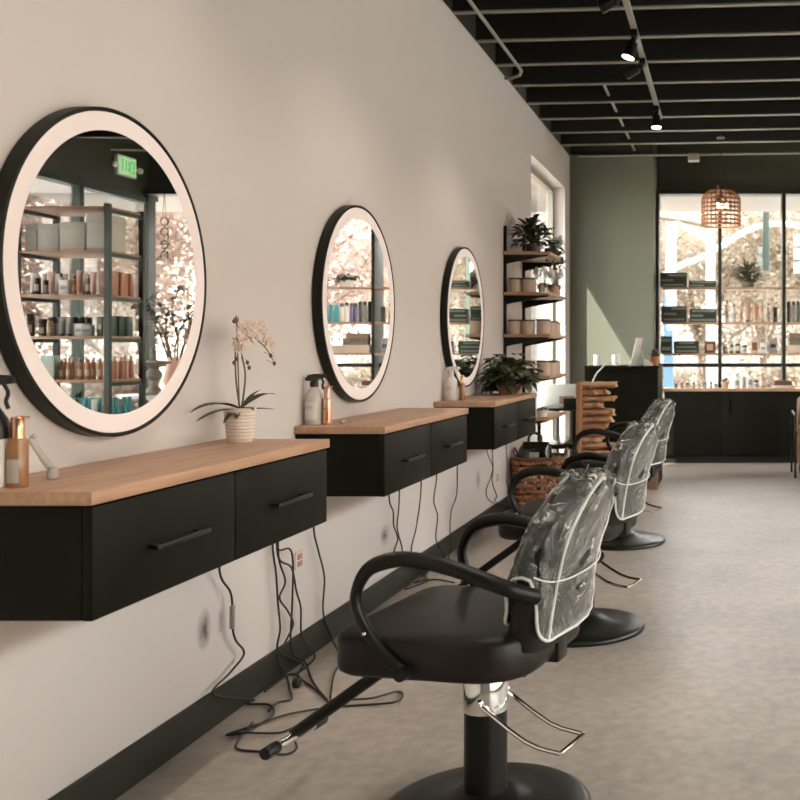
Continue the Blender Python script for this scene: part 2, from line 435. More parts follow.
# joists under the deck
JA = R(-4.6)
for i in range(17):
    yc = 6.02+.567*(i-9)
    b = MB()
    b.box(-.95, -.022, ZW+.006, 6.6, .022, ZT)
    o = b.build('joist', M['joist']); o['kind'] = 'structure'
    # pivot where the joist crosses x=1.66
    o.location = (1.66, yc, 0); o.rotation_euler = (0, 0, JA)
    for v in o.data.vertices: v.co.x -= 1.66
    b = MB(); b.box(-.95-1.66, -.0225, ZW-.004, 6.6-1.66, .0225, ZW+.006)
    b.build('lit_underside', M['lit_underside'], o)  # strip carrying the painted bounce light below the joist
    c, s_ = math.cos(JA), math.sin(JA)
    # clip ends inside the shell
    for oo in (o, o.children[0]):
        for v in oo.data.vertices:
            xw = 1.66 + v.co.x*c - v.co.y*s_
            if xw < .004: v.co.x = (.004-1.66+v.co.y*s_)/c
            if xw > XR-.01: v.co.x = (XR-.01-1.66+v.co.y*s_)/c

# ------------------------------------------------------------------ round mirrors
MY = [2.717+1.792*i for i in range(3)]; MZ = 1.467
def make_mirror(label, loc):
    t = thing('round_mirror', label, 'mirror', loc, 0, 'round lit mirrors on the beige wall')
    n = 96
    b = MB(); b.lathe([(.44, .002), (.45, .002), (.45, .040), (.443, .0425), (.4395, .040), (.4395, .012), (.44, .010)], n, axis='x'); b.build('frame', M['frame'], t)
    rings = []
    b = MB()
    for (r, z) in [(.4385, .012), (.4385, .0385), (.392, .0385), (.389, .037), (.389, .012)]:
        rings.append([(z, r*math.cos(2*PI*k/n), r*math.sin(2*PI*k/n)) for k in range(n)])
    b.loft(rings, False, False); b.build('light_ring', M['ring'], t)
    b = MB(); b.lathe([(.001, .0115), (.3885, .0115), (.3885, .0370), (.001, .0370)], n, axis='x'); b.build('mirror_glass', M['mirror'], t)
    return t
mlab = ['largest round mirror with a glowing ring, above the vanity with the orchid', 'middle round mirror with a glowing ring, between the orchid and the dark bushy plant',
        'farthest and smallest round mirror with a glowing ring, nearest the wall shelves']
m0 = make_mirror(mlab[0], (.002, MY[0], MZ))
for i in (1, 2): dup(m0, (.002, MY[i]+(.02 if i == 2 else 0), MZ), mlab[i])

# ------------------------------------------------------------------ floating vanities
def make_vanity(label, loc):
    t = thing('floating_vanity', label, 'vanity', loc, 0, 'wall hung styling vanities')
    L, D = 1.257, .363
    b = MB(); b.box(.001, 0, .922, D, L, .952, .003); b.build('worktop', M['oak'], t)
    b = MB(); b.box(.001, .012, .672, D-.03, L-.012, .922, .002); b.build('body', M['vanity'], t)
    for (y0, y1) in ((.012, .622), (.628, L-.012)):
        b = MB(); b.box(D-.028, y0, .671, D-.006, y1, .917, .002); d = b.build('drawer', M['vanity'], t)
        b = MB(); yc = (y0+y1)/2; hw = .118; zz = .792
        b.box(D+.016, yc-hw, zz-.006, D+.028, yc+hw, zz+.006, .002)
        for s_ in (-1, 1): b.box(D-.008, yc+s_*(hw-.02)-.005, zz-.005, D+.018, yc+s_*(hw-.02)+.005, zz+.005)
        b.build('handle', M['handle'], d)
    return t
VY0 = [2.10, 3.896, 5.735]
vlab = ['nearest oak-topped black wall-hung vanity, holding the orchid', 'middle oak-topped black wall-hung vanity, holding a black-headed spray bottle and a rose gold bottle',
        'farthest oak-topped black wall-hung vanity, holding the dark bushy plant']
v0 = make_vanity(vlab[0], (0, VY0[0], 0))
for i in (1, 2): dup(v0, (0, VY0[i], 0), vlab[i])
ZC = .952

# ------------------------------------------------------------------ salon chairs (local: +x is where the sitter faces)
def rrect(f0, f1, hw, rc, z, n=6, rcb=None):
    out = []
    rcb = rc if rcb is None else rcb
    for (cx_, cy_, a0, rr) in ((f1-rc, hw-rc, 0, rc), (f0+rcb, hw-rcb, 90, rcb), (f0+rcb, -hw+rcb, 180, rcb), (f1-rc, -hw+rc, 270, rc)):
        for k in range(n+1):
            a = R(a0+90*k/n); out.append((cx_+rr*math.cos(a), cy_+rr*math.sin(a), z))
    return out
def back_f(z): return -.155-.20*(z-.54)-.06*max(0, z-.78)
def back_hw(z):
    if z < .72: return .207+.013*min(1, (z-.5)/.2)
    t = min(1, (z-.71)/.195); return .22*math.sqrt(max(.012, 1-t**2.3))
def back_ring(z, off=0., th=.085, n=40, hwk=1.):
    hw = (back_hw(z)+off)*hwk; f = back_f(z); out = []
    for k in range(n):
        a = 2*PI*k/n; ca, sa = math.cos(a), math.sin(a)
        e = .42
        x = (abs(ca)**e)*(1 if ca > 0 else -1)*(th/2+off); y = (abs(sa)**e)*(1 if sa > 0 else -1)*hw
        bow = .035*(y/.23)**2
        out.append(Vector((f-th/2+x+bow-.01, y, z)))
    return out
def make_chair(label, loc, rz):
    t = thing('salon_chair', label, 'chair', loc, rz, 'black salon styling chairs')
    b = MB()
    b.lathe([(.02, 0), (.280, 0), (.284, .006), (.284, .014), (.278, .022), (.262, .027), (.20, .034), (.13, .043), (.10, .055), (.078, .066), (.062, .07), (.02, .07)], 64)
    b.build('base', M['base_black'], t)
    b = MB(); b.lathe([(.02, .066), (.058, .066), (.057, .29), (.02, .29)], 32); b.build('column', M['black_metal'], t)
    b = MB(); b.lathe([(.02, .284), (.0595, .284), (.060, .29), (.060, .372), (.057, .378), (.04, .379), (.033, .38), (.033, .415), (.01, .415)], 32)
    col = b.build('collar', M['chrome'], t)
    # pump lever: local frame is turned so the lever leaves toward the back of the chair
    b = MB()
    w0 = .058
    path = [(-.02, w0, .315), (-.165, w0, .240), (-.258, w0, .226), (-.270, w0-.012, .226), (-.270, -w0+.012, .234), (-.258, -w0, .234), (-.165, -w0, .248), (-.02, -w0, .322)]
    b.tube(cr(path, 3), .0058, 8)
    rot = Matrix.Rotation(-R(11), 4, 'Z')
    b.cyl((-.02, .068, .318), (-.02, -.068, .318), .011)
    for v in b.bm.verts: v.co = rot @ v.co
    b.build('pump_lever', M['chrome'], t)
    b = MB(); b.box(-.16, -.11, .412, .14, .11, .436, .006); b.box(-.222, -.035, .43, -.12, .035, .52, .008); b.build('seat_plate', M['black_metal'], t)
    b = MB(); rings = []
    for (z, ins, rc) in ((.434, .040, .05), (.438, .020, .06), (.449, .005, .065), (.466, 0, .07), (.528, 0, .07), (.541, .006, .07), (.549, .018, .07), (.553, .04, .07), (.557, .10, .06), (.559, .17, .04)):
        rings.append(rrect(-.212+ins, .303-ins, .270-ins, max(.02, rc-ins*.4), z, 7, .135-ins*.4))
    b.loft(rings); b.build('seat', M['leather'], t, ang=60)
    b = MB(); rings = [back_ring(z) for z in [.500, .506]]
    zs = [.50, .503, .51, .54, .60, .66, .72, .77, .81, .84, .86, .875, .887, .897, .904]
    rings = []
    for z in zs:
        k = {.50: .88, .503: .95}.get(z, 1.); rings.append(back_ring(z, hwk=k, th=.085 if z < .875 else .085-.055*(z-.875)/.029))
    b.loft(rings); b.build('backrest', M['leather'], t, ang=60)
    for s_ in (1, -1):
        pts = [(-.243, .232, .655), (-.205, .262, .672), (-.165, .280, .690), (-.056, .287, .726), (.047, .289, .745), (.113, .289, .742), (.177, .288, .715), (.210, .286, .653), (.200, .285, .60), (.162, .284, .54), (.122, .282, .495), (.085, .280, .468)]
        P = cr([(f, s_*l, z) for f, l, z in pts], 5)
        n = len(P); rad = []
        for i in range(n):
            tt = i/(n-1)
            rad.append(.0195 if tt < .5 else .0195-.0055*min(1, (tt-.5)/.12))
        b = MB(); b.tube(P, rad, 12, up=(0, 1, 0), flat=.95)
        a = b.build('armrest', M['arm'], t, ang=70)
        b = MB(); b.ball((.178, s_*.302, .562), .006, 2); b.cyl((.178, s_*.27, .562), (.178, s_*.302, .562), .004)
        b.build('bolt', M['chrome'], a)
        b = MB(); b.cyl((.085, s_*.255, .466), (.085, s_*.302, .466), .017); b.build('knuckle', M['black_metal'], a)
    b = MB(); b.tube([(.10, 0, .448), (.26, 0, .40), (.58, 0, .172)], .0175, 12); ft = b.build('footrest', M['black_metal'], t)
    b = MB(); b.tube([(.575, -.115, .168), (.575, .115, .168)], .015, 14); b.build('foot_bar', M['chrome'], ft)
    for s_ in (-1, 1):
        b = MB(); b.lathe([(.005, 0), (.015, .001), (.0175, .006), (.0175, .05), (.016, .055), (.005, .056)], 14, axis='y')
        for v in b.bm.verts: v.co = Vector((v.co.x+.575, (v.co.y+.078)*s_, v.co.z+.168))
        b.build('rubber_end', M['blackp'], ft)
    return t
CH = [(1.068, 2.66), (1.065, 4.42), (1.03, 6.42)]
CRZ = PI-R(11)
clab = ['nearest black salon chair facing the wall, on the round base closest to view', 'middle black salon chair facing the wall, between the two others of its row', 'farthest black salon chair facing the wall, in front of the log rack']
c0 = make_chair(clab[0], (*CH[0], 0), CRZ)
for i in (1, 2): dup(c0, (*CH[i], 0), clab[i], CRZ-R((0, 1, 3)[i]))
# clear covers over the backrests
def make_cover(label, loc, rz, seed):
    r_ = random.Random(seed)
    t = thing('chair_cover', label, 'cover', loc, rz, 'clear vinyl covers on the chair backs')
    n = 64; rows = []
    zs = [0, .06, .13, .2, .28, .36, .45, .54, .63, .72, .8, .87, .92, .955, .98, 1.]
    ph = [r_.uniform(0, 6.28) for _ in range(6)]
    for v in zs:
        ring = []
        for k in range(n):
            a = 2*PI*k/n
            side = abs(math.sin(a))**6                         # 1 at the two narrow sides
            zb = .545+.02*math.cos(a) + .155*side
            z = zb+(.912-zb)*v
            base = back_ring(min(z, .902), .013 + .004*math.sin(5*a+ph[0]+9*v), n=n)[k]
            wr = .006*math.sin(7*a+22*v+ph[1])*math.sin(4*v*PI+ph[2]) + .004*math.sin(13*a-31*v+ph[3])
            if math.cos(a) < 0: wr -= .016*math.sin(PI*min(1, v*1.4))   # loose film behind
            c = Vector((back_f(z)-.045, 0, z)); d = (base-c); d.z = 0
            p = base + d.normalized()*wr if d.length > 1e-5 else base
            p.z = z
            if v > .9:                                          # crumpled peak
                kk = (v-.9)/.1
                p.z += .012*kk*math.sin(9*a+ph[4]) + .010*kk + .030*kk*math.exp(-((a-1.9)**2)/.35)
                p.x += .012*kk*math.sin(6*a+ph[2])
            ring.append(p)
        rows.append(ring)
    # close top with a pinched ridge
    top = rows[-1]; cen = sum(top, Vector())/n
    rows.append([cen+(p-cen)*.55+Vector((0, 0, .010*math.sin(11*i/n*6.28+1))) for i, p in enumerate(top)])
    rows.append([cen+(p-cen)*.12+Vector((0, 0, .012)) for p in top])
    b = MB(); b.loft(rows, False, True); b.build('film', M['plastic'], t, ang=50)
    # welded seams along the edges of the film
    for s_ in (1, -1):
        for kf in (.075, .425):
            k = int(round((kf if s_ > 0 else 1-kf)*n)) % n
            b = MB(); pp = [rows[i][k] for i in range(0, len(zs))]
            b.tube(cr(pp, 2), .0048, 6); b.build('seam', M['piping'], t)
    b = MB(); b.tube(cr([p for p in rows[0]], 1, True), .0042, 6, closed=True); b.build('hem', M['piping'], t)
    pinch_line = []  # thin strap added where the film only pinches into a crease
    for k in range(int(.29*n), int(.71*n)+1):
        a = 2*PI*k/n; q_ = back_ring(.70-.025*math.sin(PI*(k/n-.29)/.42), .012, n=n)[k]; pinch_line.append(q_)
    b = MB(); b.tube(cr(pinch_line, 2), .0022, 6); b.build('waist_pinch_line', M['piping'], t)
    return t
covlab = ['clear crumpled vinyl cover on the back of the nearest salon chair', 'clear vinyl cover on the back of the middle salon chair, peaked at its top', 'clear vinyl cover on the back of the farthest salon chair']
cv = make_cover(covlab[0], (*CH[0], 0), CRZ, 3)
for i in (1, 2): dup(cv, (*CH[i], 0), covlab[i], CRZ-R((0, 1, 3)[i]))

# ------------------------------------------------------------------ things on the vanities
def spray_bottle(name, label, loc, rz, body_m, head_m, h=.205, r=.034, lab=True, group=None):
    t = thing(name, label, 'bottle', loc, rz, group)
    k = h/.205
    b = MB(); b.lathe([(.01, 0), (r*.92, 0), (r, .004), (r, .105*k), (r*.92, .122*k), (r*.55, .140*k), (.014, .150*k), (.0135, .158*k), (.005, .158*k)], 28); b.build('body', body_m, t)
    b = MB(); b.lathe([(.005, .152*k), (.0165, .152*k), (.0165, .172*k), (.011, .176*k), (.005, .176*k)], 20)
    prof = [(-.030, .176), (-.034, .186), (-.020, .200), (.010, .205), (.046, .203), (.052, .196), (.050, .188), (.022, .186), (.012, .176)]
    rings = [[(x, s_*.0115, z*k) for x, z in prof] for s_ in (-1, 1)]
    b.loft(rings); hd = b.build('spray_head', head_m, t)
    b = MB(); b.tube(cr([(.030, 0, .190*k), (.040, 0, .172*k), (.036, 0, .156*k), (.041, 0, .142*k)], 4), .0045, 8); b.build('trigger', head_m, hd)
    if lab:
        b = MB(); n = 12
        rings = [[((r+.0008)*math.cos(R(-50+100*i/n)-PI/2), (r+.0008)*math.sin(R(-50+100*i/n)-PI/2), z) for i in range(n+1)] for z in (.022*k, .092*k)]
        b.loft(rings, closed=False); b.build('label', M['labelw'], t)
        b = MB()
        for j, zz in enumerate((.076, .070, .064)):
            rings = [[((r+.0014)*math.cos(R(-30+50*i/6)-PI/2), (r+.0014)*math.sin(R(-30+50*i/6)-PI/2), z) for i in range(7)] for z in (zz*k, (zz+.0025)*k)]
            b.loft(rings, closed=False)
        b.build('label_print', M['label'], t)
    return t
def pump_bottle(name, label, loc, h, r, body_m, cap_m, lab_m=None, group=None, rz=0):
    t = thing(name, label, 'bottle', loc, rz, group)
    b = MB(); b.lathe([(.005, 0), (r*.95, 0), (r, .004), (r, h*.62), (r*.9, h*.67), (r*.62, h*.69), (.005, h*.69)], 28); b.build('body', body_m, t)
    b = MB(); b.lathe([(.004, h*.685), (r*.66, h*.685), (r*.66, h*.955), (r*.6, h*.965), (r*.6, h*.985), (.004, h*.99)], 24)
    b.box(-.004, -.004, h*.965, r*1.25, .004, h, .002); b.build('pump_cap', cap_m, t)
    if lab_m:
        n = 12
        b = MB(); rings = [[((r+.0006)*math.cos(R(-42+84*i/n)-PI/2), (r+.0006)*math.sin(R(-42+84*i/n)-PI/2), z) for i in range(n+1)] for z in (h*.07, h*.40)]
        b.loft(rings, closed=False); b.build('label', lab_m, t)
    return t
t = spray_bottle('spray_bottle', 'white spray bottle with black trigger head, beside the amber pump bottle', (.090, 2.165, ZC), R(15), M['whitep'], M['blackp'], .250, .042, False)
b = MB(); b.lathe([(.042, .108), (.0438, .110), (.0438, .130), (.038, .152), (.026, .172), (.018, .186), (.010, .186)], 28); b.build('shoulder', M['blackp'], t)
pump_bottle('pump_bottle', 'amber pump bottle with copper cap and grey label on the nearest vanity', (.150, 2.175, ZC), .158, .0205, M['amber'], M['copper'], M['label'])
t = thing('dropper_pipette', 'clear plastic pipette leaning over the worktop beside the amber bottle', 'dropper', (.142, 2.30, ZC))
b = MB(); b.lathe([(.002, 0), (.010, .002), (.0125, .010), (.011, .022), (.008, .030), (.002, .032)], 16); b.build('foot', M['clear'], t)
b = MB(); b.tube(cr([(0, 0, .022), (-.022, 0, .050), (-.038, -.004, .078), (-.046, -.006, .096), (-.036, -.008, .104)], 5), [.0085]*6+[.007]*9+[.0055]*6, 12); b.build('shaft', M['clear'], t)
spray_bottle('spray_bottle', 'frosted spray bottle with black trigger head on the middle vanity', (.044, 3.985, ZC), R(-8), M['frost'], M['blackp'], .208, .035)
pump_bottle('pump_bottle', 'slim rose gold bottle beside the frosted spray bottle', (.097, 3.985, ZC), .158, .0185, M['rose'], M['rose'], M['copper'])
t = tag(MB().ball((0, 0, .008), .008, 2, (1.5, 1, 1)).build('clear_clip', M['clear'], None, (.140, 4.03, ZC)), 'tiny clear clip lying beside the rose gold bottle', 'hair clip')
spray_bottle('spray_bottle', 'pale spray bottle with white trigger head on the farthest vanity', (.052, 5.93, ZC), R(-8), M['whitep'], M['whitep'], .205, .038)
pump_bottle('pump_bottle', 'slim amber bottle beside the pale spray bottle on the farthest vanity', (.118, 5.93, ZC), .152, .0165, M['amber'], M['copper'])

# orchid
t = thing('potted_orchid', 'cream-flowered orchid in a ribbed cream pot on the nearest vanity', 'plant', (.113, 3.24, ZC))
prof = [(.005, 0), (.036, 0), (.038, .003)]
for i in range(9):
    z = .010+i*.0112; r = .0385+.0105*(z/.11); prof += [(r, z), (r+.0014, z+.003), (r+.0014, z+.007), (r, z+.0095)]
prof += [(.051, .110), (.051, .114), (.046, .114), (.045, .100), (.005, .100)]
b = MB(); b.lathe(prof, 40); b.build('pot', M['pot'], t, ang=20)
b = MB(); b.lathe([(.002, .099), (.0445, .099), (.04, .106), (.002, .108)], 20); b.build('soil', M['soil'], t)
for (dx, dy, dz, ln, w, dr) in ((-.42, -1, .62, .19, .040, .95), (-.30, -1, .16, .185, .028, .55), (-.1, -1, .05, .10, .022, .9), (.3, -1, .1, .075, .024, .9), (.30, 1, .95, .175, .028, .95), (.30, .8, .62, .13, .03, .5), (.75, .5, .05, .11, .028, .15), (.15, 1, 1.0, .13, .014, .6), (.6, -.3, .3, .07, .026, .8)):
    d = Vector((dx, dy, dz)); b = MB(); b.leaf((.0, 0, .107), d, ln, w, dr, 8, .3); b.build('leaf', M['leaf2'], t)
stems = [[(.004, -.004, .10), (-.008, -.008, .20), (-.012, -.006, .30), (-.006, .0, .40), (-.006, .002, .412)], [(.002, .006, .10), (.012, .012, .22), (-.002, .012, .31), (.014, .045, .345), (.044, .08, .315), (.060, .108, .268)]]
for s_ in stems:
    b = MB(); P = cr(s_, 6); b.tube(P, [.0032-.0018*i/(len(P)-1) for i in range(len(P))], 7); b.build('stem', M['stem'], t)
b = MB(); b.cyl((-.002, .002, .10), (-.012, .0, .418), .0022, n=6); b.build('support_stake', M['stem'], t)
def flower_bm(b, c, rr, seed):
    q = random.Random(seed); ax = Vector((q.uniform(.3, 1), q.uniform(-.9, .3), q.uniform(-.3, .5))).normalized()
    u = ax.orthogonal().normalized(); v = ax.cross(u)
    for k in range(5):
        a = 2*PI*k/5+q.uniform(-.2, .2); d = u*math.cos(a)+v*math.sin(a)
        tn = ax.cross(d); w = rr*(.62 if k % 2 else .5)
        p0 = Vector(c); p1 = p0+d*rr*.55+tn*w*.55+ax*.003; p2 = p0+d*rr*1.05+ax*rr*.12; p3 = p0+d*rr*.55-tn*w*.55+ax*.003
        b.poly([p0, p1, p2, p3])
    b.ball(Vector(c)+ax*.003, rr*.18, 1)
fl = [(.016, .012, .385), (.02, .03, .372), (.012, -.008, .365), (.03, .05, .385), (.02, -.014, .335), (.03, .02, .35), (.036, .06, .362), (.05, .085, .372), (.055, .085, .345), (.06, .10, .335), (.07, .105, .318), (.03, .0, .33), (.045, .05, .345), (.02, -.012, .30), (.072, .118, .295), (.03, .03, .392), (.05, .07, .392)]
fl += [(.02, .02, .36), (.04, .03, .37), (.025, -.02, .35), (.05, .05, .355), (.035, .04, .33), (.015, -.02, .32), (.06, .075, .355), (.022, .0, .31), (.03, .07, .385), (.02, -.01, .38)]
fl = [(x-.014, y-.010, z) for x, y, z in fl]
for i, c in enumerate(fl):
    b = MB(); flower_bm(b, c, .022 if i < 14 else .018, i); b.build('flower', M['petal'], t)
for i, c in enumerate([(.062, .112, .258), (.056, .098, .285), (-.008, -.012, .405), (-.006, -.026, .398), (-.002, -.016, .275), (.014, .022, .262), (.016, .030, .245), (-.010, -.018, .262)]):
    b = MB(); b.ball(c, .0062, 1, (1, 1, 1.4)); b.tube([c, (c[0]*.85, c[1]*.7, c[2]+.012)], .0009, 5); b.build('bud', M['stem'], t)
tag(MB().ball((0, 0, .006), .011, 2, (1, 1.5, .55)).build('hair_clip', M['blackp'], None, (.06, 3.335, ZC)), 'tiny black clip lying behind the orchid pot', 'hair clip')

# bushy plant on the far vanity
def foliage(n, rx, ry, z0, z1, lmin, lmax, w, seed, droop=(.4, 1.2), up=.4, fold=.25):
    q = random.Random(seed); b = MB()
    for i in range(n):
        a = q.uniform(0, 2*PI); e = q.random()**.6; h = q.random()
        c = Vector((rx*e*math.cos(a)*.75, ry*e*math.sin(a)*.75, z0+(z1-z0)*h*(1-.45*e*e)))
        d = Vector((math.cos(a)*(.5+e), math.sin(a)*(.5+e), up+q.uniform(-.4, .7)))
        b.leaf(c, d, q.uniform(lmin, lmax), w*q.uniform(.7, 1.2), q.uniform(*droop), 5, fold)
    return b
t = thing('potted_plant', 'bushy dark-leaved plant in a terracotta pot on the farthest vanity', 'plant', (.225, 6.73, ZC))
b = MB(); b.lathe([(.005, 0), (.070, 0), (.083, .050), (.088, .052), (.088, .068), (.078, .068), (.074, .058), (.005, .058)], 28); b.build('pot', M['terra'], t)
foliage(125, .17, .17, .04, .29, .09, .14, .075, 21, (.6, 1.7), .4).build('foliage', M['leafv'], t)
b = MB()
for i in range(14):
    a = i*2.4; b.tube(cr([(.02*math.cos(a), .02*math.sin(a), .07), (.06*math.cos(a), .06*math.sin(a), .16), (.11*math.cos(a), .11*math.sin(a), .23)], 3), .0035, 6)
b.build('stems', M['leaf2'], t)

# ------------------------------------------------------------------ wall shelves beyond the last mirror
SY0, SY1, SD = 7.52, 8.25, .36
SZ = [2.012, 1.700, 1.378, 1.060, .738]
snames = ['top', 'second', 'third', 'fourth', 'lowest']
for (y, lb) in ((SY0+.02, 'black upright rail of the wall shelves, nearer the last mirror'), (SY1-.02, 'black upright rail of the wall shelves, nearer the window')):
    b = MB(); b.box(.001, y-.012, .66, .0235, y+.012, 2.21, .002); tag(b.build('wall_shelf_rail', M['black_metal']), lb, 'shelf rail', 'shelf rails')
for z, nm in zip(SZ, snames):
    t = thing('wall_shelf', f'{nm} oak shelf of the black-railed wall shelves', 'shelf', (0, SY0, z), 0, 'wall shelf boards')
    b = MB(); b.box(.001, -.015, -.024, SD, SY1-SY0+.015, 0, .002); b.build('board', M['oakx'], t)
    for y in (.02, SY1-SY0-.02):
        b = MB(); rings = [[(.023, yy, -.024), (SD-.02, yy, -.024), (SD-.02, yy, -.034), (.06, yy, -.085), (.023, yy, -.095)] for yy in (y-.006, y+.006)]
        b.loft(rings); b.build('bracket', M['black_metal'], t)
def canister(label, loc, r=.05, h=.112):
    t = thing('canister', label, 'jar', loc, 0, 'cream lidded canisters on the wall shelves')
    b = MB(); b.lathe([(.005, 0), (r*.95, 0), (r, .006), (r, h*.84), (r*.96, h*.88), (.005, h*.88)], 28); b.build('body', M['canister'], t)
    b = MB(); b.lathe([(.005, h*.875), (r*1.03, h*.875), (r*1.03, h*.97), (r*.98, h), (.005, h)], 28); b.build('lid', M['canlid'], t)
    return t
can0 = None
def put_can(x, y, zi, lab, k=1.):
    global can0
    loc = (x, y, SZ[zi])
    if can0 is None: can0 = canister(lab, loc)
    else:
        c = dup(can0, loc, lab); c.scale = (k, k, k)
for zi in (1, 2, 3):
    sp = [(.085, 7.58), (.19, 7.58)] if zi == 1 else [(.078, 7.57), (.184, 7.57), (.297, 7.59), (.305, 7.80), (.30, 7.97), (.29, 8.14), (.12, 7.85)]
    nn = ['nearest the wall in the front row', 'second from the wall in the front row', 'outermost of the front row', 'second along the outer edge', 'third along the outer edge', 'last along the outer edge', 'behind the front row by the wall']
    for j, (x, y) in enumerate(sp):
        put_can(x, y, zi, f'cream canister on the {snames[zi]} wall shelf, {nn[j]}', (1, 1, 1.04, .96, 1, .92, 1)[j])
# plants on the shelves
t = thing('potted_plant', 'glossy-leaved dark plant on the top wall shelf', 'plant', (.19, 7.72, SZ[0]))
b = MB(); b.lathe([(.005, 0), (.055, 0), (.066, .075), (.058, .075), (.056, .06), (.005, .06)], 24); b.build('pot', M['canlid'], t)
q = random.Random(5); st = MB()
for i in range(12):
    a = i*2.399; st.tube(cr([(.01*math.cos(a), .01*math.sin(a), .06), (.05*math.cos(a), .05*math.sin(a), .15), (.10*math.cos(a), .10*math.sin(a), .22)], 4), .0035, 6)
st.build('stems', M['leaf2'], t); foliage(120, .14, .17, .06, .27, .065, .105, .058, 15, (.3, 1.2), .5).build('foliage', M['leaf'], t)
t = thing('trailing_plant', 'trailing green plant hanging over the outer end of the top wall shelf', 'plant', (.285, 7.98, SZ[0]))
b = MB(); b.lathe([(.005, 0), (.045, 0), (.055, .065), (.048, .065), (.046, .05), (.005, .05)], 20); b.build('pot', M['canlid'], t)
b = foliage(40, .075, .09, .06, .15, .04, .075, .034, 8, (.6, 1.6), .3); q = random.Random(12)
for i in range(7):
    a = -2.4+i*.75; x0, y0 = .06*math.cos(a), .06*math.sin(a)
    if x0 < -.02: continue
    for k in range(7):
        b.leaf((x0*(1.35+.03*k), y0*(1.2+.02*k), .06-.025*k), (q.uniform(-1, 1), q.uniform(-1, 1), -.2), .05, .03, .8, 4, .2)
b.build('foliage', M['leaf'], t)
def flower_vase(label, loc, seed, vm, h=.12, n=16, spread=.075, pet=None):
    t = thing('flower_vase', label, 'flowers', loc)
    b = MB(); b.lathe([(.005, 0), (.035, 0), (.040, .03), (.034, h*.6), (.030, h*.75), (.026, h*.75), (.03, .02), (.005, .012)], 24); b.build('vase', vm, t)
    q = random.Random(seed); st = MB(); lf = MB()
    for i in range(n):
        a = q.uniform(0, 2*PI); e = spread*math.sqrt(q.random()); top = h+.03+.06*q.random()
        p = (e*math.cos(a), e*math.sin(a), top); st.tube([(0, 0, .02), (p[0]*.4, p[1]*.4, h*.7), p], .0016, 5)
        fb = MB(); flower_bm(fb, p, .032, seed*31+i); flower_bm(fb, (p[0], p[1], p[2]+.006), .024, seed*17+i); fb.build('flower', pet or M['petal_w'], t)
        if i % 2: lf.leaf((p[0]*.5, p[1]*.5, h*.8), (p[0]*9, p[1]*9, -.1), .07, .028, .9, 4)
    st.build('stems', M['leaf2'], t); lf.build('leaves', M['leaf'], t)
    return t
flower_vase('white flower bunch in a glass vase on the second wall shelf', (.285, 7.66, SZ[1]), 3, M['clear'], .10, 16)
flower_vase('white flowers in a pink clay pot, far outer end of second wall shelf', (.30, 8.10, SZ[1]), 4, M['pink_terra'], .12, 20, .07)
flower_vase('white blossoms at the far outer end of the top wall shelf', (.285, 8.165, SZ[0]), 5, M['canlid'], .09, 14, .06)
t = thing('clay_pot', 'small pink clay pot on the second wall shelf, before the far flowers', 'pot', (.315, 7.93, SZ[1]))
b = MB(); b.lathe([(.005, 0), (.034, 0), (.043, .07), (.038, .07), (.034, .05), (.005, .05)], 22); b.build('body', M['pink_terra'], t)
t = thing('clay_pot', 'small white potted sprout at the near end of the lowest wall shelf', 'plant', (.29, 7.60, SZ[4]))
b = MB(); b.lathe([(.005, 0), (.030, 0), (.038, .055), (.034, .055), (.03, .045), (.005, .045)], 22); b.build('pot', M['whitep'], t)
foliage(16, .03, .03, .05, .09, .03, .05, .02, 9).build('foliage', M['leafv'], t)

# ------------------------------------------------------------------ under the shelves: basket, bag, console, laptop
t = thing('wicker_basket', 'brown woven wicker basket on the floor below the wall shelves', 'basket', (.235, 7.80, 0))
b = MB(); nr, nu = 9, 26
def sq(a, k): 
    e = .55; return (abs(math.cos(a))**e*(1 if math.cos(a) > 0 else -1)*k, abs(math.sin(a))**e*(1 if math.sin(a) > 0 else -1)*k)
for j in range(nr):
    z = .02+j*.045; k = .165+.03*j/nr; P = []
    for i in range(nu*2):
        a = 2*PI*i/(nu*2); x, y = sq(a, k+.011*math.sin(PI*(i/2+j))); P.append((x, y, z+.006*math.sin(PI*(i/2+j)+1.6)))
    b.tube(P, .0165, 6, closed=True)
b.build('weave', M['wicker'], t)
b = MB()
for i in range(20):
    a = 2*PI*i/20; x0, y0 = sq(a, .165); x1, y1 = sq(a, .195); b.tube([(x0, y0, .005), (x1, y1, .405)], .006, 6)
b.tube([(*sq(2*PI*i/40, .196), .408) for i in range(40)], .013, 7, closed=True); b.build('rim', M['leather_b'], t)
b = MB(); b.box(-.155, -.155, .004, .155, .155, .016); b.build('bottom', M['wicker'], t)
for s_ in (-1, 1):
    b = MB(); b.tube(cr([(.19*s_, -.05, .40), (.20*s_, -.045, .45), (.205*s_, 0, .475), (.20*s_, .045, .45), (.19*s_, .05, .40)], 5), .009, 8); b.build('handle', M['leather_b'], t)
t = thing('handbag', 'black glossy handbag resting in the wicker basket', 'bag', (.19, 7.80, .30))
b = MB(); rings = []
for (z, hx, hy) in ((0, .12, .06), (.01, .13, .075), (.08, .135, .08), (.17, .12, .06), (.22, .105, .03), (.228, .10, .02)):
    rings.append(rrect(-hx, hx, hy, min(hx, hy)*.7, z, 5))
b.loft(rings)
for v in b.bm.verts: v.co.x += .012*math.sin(v.co.z*40+v.co.y*30)
b.build('body', M['bag'], t, ang=60)
for s_ in (-1, 1):
    b = MB(); b.tube(cr([(-.05, .02*s_, .215), (-.045, .03*s_, .27), (0, .035*s_, .295), (.045, .03*s_, .27), (.05, .02*s_, .215)], 5), .006, 8); b.build('handle', M['bag'], t)
b = MB(); b.box(-.03, -.079, .10, .045, -.074, .15, .002, rot=None); b.build('tag', M['grey'], t)

